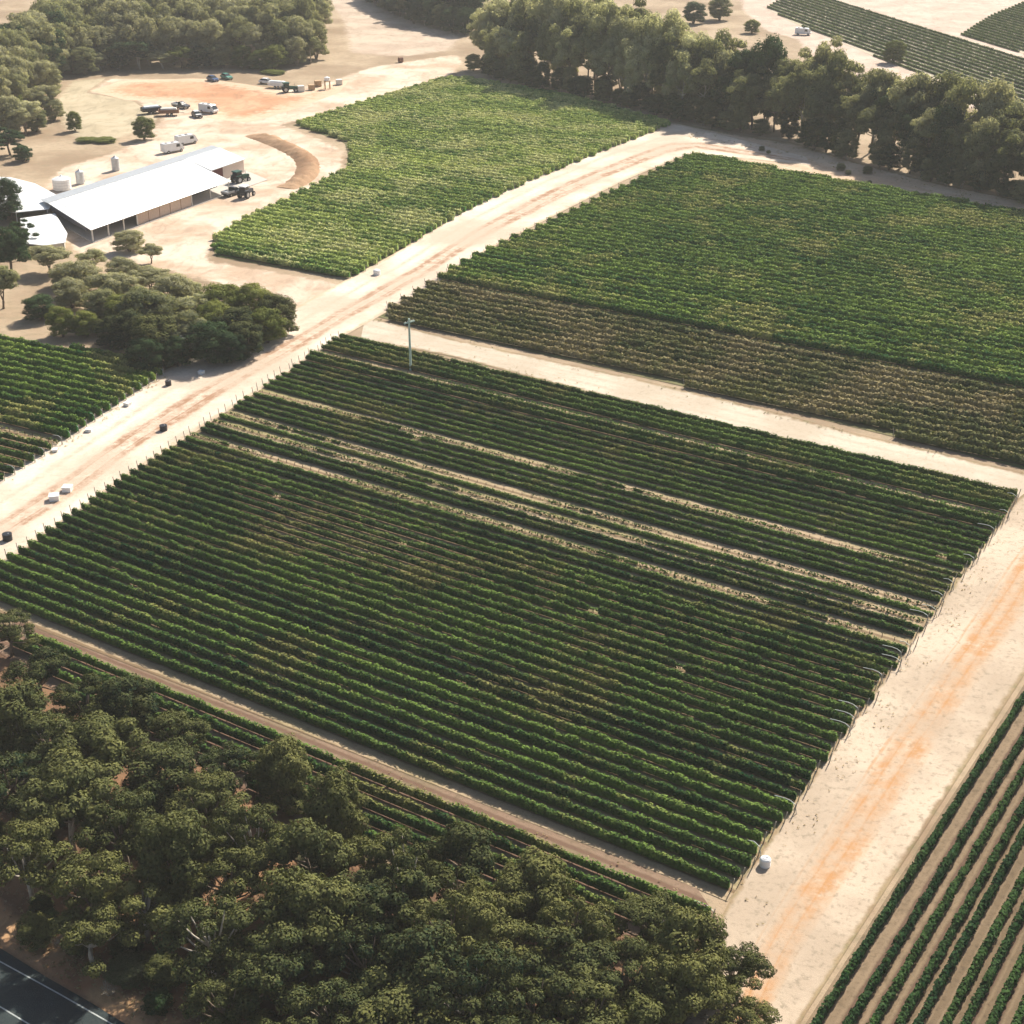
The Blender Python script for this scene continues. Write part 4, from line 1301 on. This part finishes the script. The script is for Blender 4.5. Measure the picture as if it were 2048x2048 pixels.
def car(px, hd, col, label, kind='hatch', name='parked_car', cat='car', roofcol=None, bonnet=None):
    p = g(*px)
    t_ = thing(name, (p[0], p[1], 0.0), hd, label, cat)
    t_.scale = (1.4,) * 3
    m_ = M[col]
    if kind == 'hatch':
        L, Wd = 4.4, 1.8
        MB().prism([(-2.2, 0.35), (2.15, 0.35), (2.2, 0.62), (2.05, 0.82), (1.0, 0.98), (-2.05, 1.0), (-2.2, 0.75)], -Wd / 2, Wd / 2, 0.06).build('body', m_, t_, 0.04)
        MB().prism([(-1.95, 0.985), (0.98, 0.965), (0.25, 1.42), (-1.35, 1.45)], -0.80, 0.80, 0.16).build('windows', M['glass'], t_)
        MB().box(-1.33, 0.22, -0.63, 0.63, 1.43, 1.5, 0.05, 0.05).build('roof', M[roofcol or col], t_)
        if bonnet: MB().box(1.0, 2.0, -0.75, 0.75, 0.92, 1.0, 0.05, 0.05).build('bonnet', M[bonnet], t_)
        for y in (-0.62, 0.62): MB().box(2.14, 2.22, y - 0.18, y + 0.18, 0.6, 0.75).build('headlight', M['offwhite'], t_)
        wheels(t_, (-1.35, 1.35), (-0.8, 0.8), 0.33)
    elif kind == 'van':
        MB().prism([(-2.6, 0.4), (2.5, 0.4), (2.6, 0.8), (2.4, 1.15), (1.75, 2.0), (1.5, 2.2), (-2.5, 2.25), (-2.6, 2.0)], -0.98, 0.98, 0.08).build('body', m_, t_, 0.06)
        MB().prism([(2.36, 1.22), (2.44, 1.2), (1.86, 1.98), (1.76, 1.98)], -0.82, 0.82, 0.06).build('windscreen', M['glass'], t_)
        for y in (-0.965, 0.965): MB().box(0.5, 1.5, y - 0.03, y + 0.03, 1.25, 1.85, 0.1, 0.0).build('side_window', M['glass'], t_)
        for x in (-1.5, 0.1): MB().box(x - 0.35, x + 0.35, -0.3, 0.3, 2.22, 2.33, 0.05, 0.05).build('roof_vent', M['greymetal'], t_)
        wheels(t_, (-1.6, 1.7), (-0.86, 0.86), 0.36)
    elif kind == 'ute':
        MB().prism([(-2.5, 0.45), (2.4, 0.45), (2.45, 0.75), (2.3, 0.98), (1.2, 1.08), (-0.4, 1.08), (-0.4, 0.8), (-2.5, 0.8)], -0.92, 0.92, 0.03).build('body', m_, t_, 0.03)
        MB().prism([(-0.38, 1.07), (1.2, 1.07), (0.55, 1.62), (-0.25, 1.66)], -0.82, 0.82, 0.12).build('windows', M['glass'], t_)
        MB().box(-0.22, 0.5, -0.68, 0.68, 1.63, 1.7, 0.04, 0.04).build('roof', M[roofcol or col], t_)
        tr_ = MB().box(-2.6, -0.5, -0.95, 0.95, 0.82, 0.9)
        for a in ((-2.6, -0.5, -0.95, -0.88), (-2.6, -0.5, 0.88, 0.95), (-2.6, -2.53, -0.88, 0.88)): tr_.box(*a, 0.902, 1.2)
        tr_.build('tray', M['metal'], t_)
        wheels(t_, (-1.55, 1.5), (-0.82, 0.82), 0.38)
    return t_


def trailer(px, hd, label, bed, load, name='trailer'):
    p = g(*px)
    t_ = thing(name, (p[0], p[1], 0), hd, label, 'trailer')
    t_.scale = (1.4,) * 3
    b_ = MB().box(-2.6, 2.4, -1.1, 1.1, 0.7, 0.9)
    b_.build('bed', M[bed], t_)
    for a in ((-2.6, 2.4, -1.1, -1.02), (-2.6, 2.4, 1.02, 1.1), (-2.6, -2.52, -1.0, 1.0), (2.32, 2.4, -1.0, 1.0)):
        MB().box(*a, 0.903, 1.6).build('side_board', M[bed], t_)
    if load: MB().box(-2.3, 2.1, -0.9, 0.9, 0.905, 1.9, 0.25, 0.2).build('load', M[load], t_, 0.08)
    MB().tube([(2.4, 0, 0.75), (3.6, 0, 0.6)], 0.06, 6).build('drawbar', M['greymetal'], t_)
    wheels(t_, (-0.5, 0.5), (-1.0, 1.0), 0.36)
    return t_


def tractor(px, hd, label, col='green', roof='white'):
    p = g(*px)
    t_ = thing('tractor', (p[0], p[1], 0), hd, label, 'tractor')
    t_.scale = (1.4,) * 3
    MB().prism([(-0.2, 0.75), (2.1, 0.75), (2.15, 1.45), (0.4, 1.65), (-0.2, 1.6)], -0.42, 0.42, 0.06).build('bonnet', M[col], t_, 0.05)
    MB().box(-1.7, -0.2, -0.5, 0.5, 0.7, 1.2).build('chassis', M['greymetal'], t_)
    MB().box(-1.75, -0.1, -0.72, 0.72, 1.2, 2.45, 0.12, 0.1).build('cab', M['glass'], t_)
    MB().box(-1.85, 0.0, -0.8, 0.8, 2.45, 2.62, 0.08, 0.08).build('cab_roof', M[roof], t_)
    MB().tube([(1.5, 0.2, 1.5), (1.5, 0.2, 2.3)], 0.05, 6).build('exhaust', M['greymetal'], t_)
    for y in (-0.85, 0.85):
        MB().box(-1.9, -0.5, y - 0.22, y + 0.22, 1.66, 1.74).build('mudguard', M[col], t_)
    wheels(t_, (-1.2,), (-0.85, 0.85), 0.82, 0.42)
    wheels(t_, (1.5,), (-0.7, 0.7), 0.5, 0.3)
    return t_


YD = SANG
trailer((287, 214), 0.5, "dark high-sided trailer with a pale cover, beside the flat trailer in the yard", 'black', 'white')
trailer((320, 218), 0.15, "rusty trailer loaded with a white wrapped stack in the yard", 'rust', 'offwhite')
car((342, 204), -0.6, 'greymetal', "dark pickup parked behind the rusty trailer", 'ute', 'pickup_truck', 'pickup')
car((372, 221), -1.1, 'greymetal', "dark car with a white bonnet parked beside the white van in the yard", 'hatch', bonnet='white', roofcol='white')
car((394, 213), -0.55, 'white', "white van parked in the open middle of the orange yard", 'van', 'parked_van', 'van')
car((326, 287), 0.75, 'white', "white van beside the lone round tree, nearer the shed", 'van', 'parked_van', 'van')
car((352, 272), 0.75, 'white', "white van just past the van beside the lone round tree", 'van', 'parked_van', 'van')
car((402, 153), -0.9, 'blue', "blue car at the edge of the wood", 'hatch')
car((428, 149), -0.9, 'teal', "teal green car next to the blue one under the trees", 'hatch')
car((504, 158), -0.35, 'white', "white car parked in front of the bright green bush", 'hatch')
trailer((525, 166), -0.3, "small white trailer between the white car and the green tractor", 'white', 'white')
tractor((547, 174), 0.3, "dark green tractor at the end of the line of parked machines", 'green', 'green')
car((1515, 66), -0.3, 'white', "white van by the corner of the far pale block", 'van', 'parked_van', 'van')
tractor((455, 344), 0.9, "dark green tractor standing at the shed's far end", 'green', 'green')
tractor((466, 372), 1.2, "tractor with a white roof parked beside the shed's open bay", 'greymetal', 'white')
car((440, 368), 1.0, 'greymetal', "dark vehicle beside the shed's open corner bay", 'ute', 'pickup_truck', 'pickup')
car((345, 662), 0.6, 'white', "white van half hidden under the clump of trees", 'van', 'parked_van', 'van')


def crate(px, s, mat, label, name='crate', cat='crate', hd=0.3):
    p = g(*px)
    t_ = thing(name, (p[0], p[1], 0), hd, label, cat)
    a = s / 2
    MB().box(-a, a, -a, a, 0.12, s * 0.85).build('box', M[mat], t_, 0.03)
    for y in (-a * 0.75, 0, a * 0.75): MB().box(-a, a, y - 0.06, y + 0.06, 0.0, 0.118).build('pallet_runner', M['timber'], t_)
    MB().box(-a * 1.04, a * 1.04, -a * 1.04, a * 1.04, s * 0.853, s * 0.93, 0.04, 0.04).build('lid', M[mat], t_)
    return t_


crate((568, 173), 2.4, 'offwhite', "pale stacked pallet box next to the green tractor")
crate((588, 170), 2.2, 'timber', "tan pallet box second from the green tractor")
crate((600, 163), 2.4, 'timber', "tan pallet box third from the green tractor, behind the others")
crate((640, 160), 2.2, 'offwhite', "pale pallet box at the far end beyond the tank stand")
ts = thing('tank_stand', (*g(618, 168), 0), 0.2, "brown timber stand carrying a small white tank", 'tank stand')
for a in (-0.9, 0.9):
    for b in (-0.9, 0.9): MB().box(a - 0.15, a + 0.15, b - 0.15, b + 0.15, 0, 3.0).build('leg', M['timber'], ts)
MB().box(-1.2, 1.2, -1.2, 1.2, 3.0, 3.2).build('platform', M['timber'], ts)
MB().lathe([(1.1, 3.2), (1.1, 4.3), (0.4, 4.6)], 16).build('tank', M['white'], ts)
hb = thing('hay_bale', (*g(756, 118), 0), 0.4, "brown round hay bale lying alone in the pale paddock", 'hay bale')
MB().tube([(-0.9, 0, 1.1), (0.9, 0, 1.1)], 1.1, 16).build('roll', M['rust'], hb, 0.05)
MB().tube([(-0.5, 0, 1.1), (-0.4, 0, 1.1)], 1.115, 16).build('net_wrap', M['timber'], hb)


def drum(px, label, mat='black', r_=0.55, h=1.25, name='drum', dome=0.0):
    p = g(*px)
    t_ = thing(name, (p[0], p[1], 0), 0, label, 'drum')
    MB().lathe([(r_ * 0.94, 0), (r_, 0.06), (r_, h * 0.32), (r_ * 1.04, h * 0.35), (r_, h * 0.38), (r_, h * 0.64), (r_ * 1.04, h * 0.67), (r_, h * 0.7), (r_, h)], 18).build('shell', M[mat], t_)
    pr = [(r_ * 1.03, h), (r_ * 1.03, h + 0.05)] + ([(r_ * 0.85, h + dome * 0.6), (r_ * 0.4, h + dome)] if dome else [(r_ * 0.9, h + 0.06)])
    MB().lathe(pr, 18).build('lid', M[mat], t_)
    MB().lathe([(0.09, h + dome + 0.05), (0.09, h + dome + 0.13)], 8, (r_ * 0.3, 0)).build('bung', M['metal'], t_)


drum((309, 813), "black drum on the verge opposite the small block", r_=0.7, h=1.1)
drum((15, 1020), "black drum on the sand road at the picture edge", r_=0.75, h=1.2)
drum((318, 728), "black drum by the last row of the small block, under the trees", r_=0.6, h=1.0)
drum((1443, 1634), "round white drum at the row ends beside the headland road", 'white', 0.62, 0.9, dome=0.35)
drum((711, 519), "white drum at the corner of the light green block", 'white', 0.85, 1.1, dome=0.35)


def cooler(px, s, label):
    p = g(*px)
    t_ = thing('picking_bin', (p[0], p[1], 0), R.uniform(-0.5, 0.5), label, 'bin')
    MB().box(-s / 2, s / 2, -s / 2, s / 2, 0.0, s * 0.62, -s * 0.04, -s * 0.04).build('tub', M['white'], t_, 0.04)
    MB().box(-s * 0.56, s * 0.56, -s * 0.56, s * 0.56, s * 0.623, s * 0.72).build('rim', M['white'], t_)


cooler((103, 944), 1.5, "white picking bin on the sand road, nearer the black drum")
cooler((128, 927), 1.4, "white picking bin on the sand road, farther along the wheel track")
cooler((241, 766), 1.1, "white bin at the row ends of the small block, nearest the trees")
cooler((168, 815), 1.0, "white bin at the row ends midway along the small block")
cooler((104, 853), 0.9, "white bin at the lower row ends of the small block")
cooler((380, 706), 1.0, "small white bin at the foot of the tree clump")

# utility pole in the central block
pole = thing('utility_pole', (*g(775, 699), 0), 0.0, "pale green utility pole with crossarm rising from the central block", 'pole')
MB().tube([(0, 0, 0), (-0.02, 0, 5), (-0.05, 0, 11.0)], [0.27, 0.24, 0.19], 10).build('shaft', M['polewood'], pole)
arm = MB().box(-1.3, 1.3, -0.13, 0.13, 10.15, 10.4)
arm_o = arm.build('crossarm', M['polewood'], pole, rotz=0.75)
for x in (-1.05, -0.4, 0.4, 1.05): MB().lathe([(0.06, 10.4), (0.1, 10.46), (0.06, 10.55), (0.04, 10.7)], 8, (x, 0)).build('insulator', M['offwhite'], arm_o)
MB().box(-0.12, 0.12, -0.38, -0.15, 8.6, 9.3).build('transformer', M['metal'], pole)

# ------------------------------------------------------------------ air
def haze_mat():
    m, nt, out = newmat('haze')
    v = nt.nodes.new("ShaderNodeVolumePrincipled")
    v.inputs["Color"].default_value = (0.95, 0.96, 0.96, 1)
    v.inputs["Density"].default_value = HAZE_DENSITY
    v.inputs["Anisotropy"].default_value = 0.0
    nt.links.new(v.outputs[0], out.inputs["Volume"])
    return m


tag(MB().box(-1450, 1450, -350, 2450, -1.5, 116).build('haze', haze_mat()), kind='stuff')
print("TRIANGLES in rows and crowns", TRI[0], "objects", len(sc.objects))
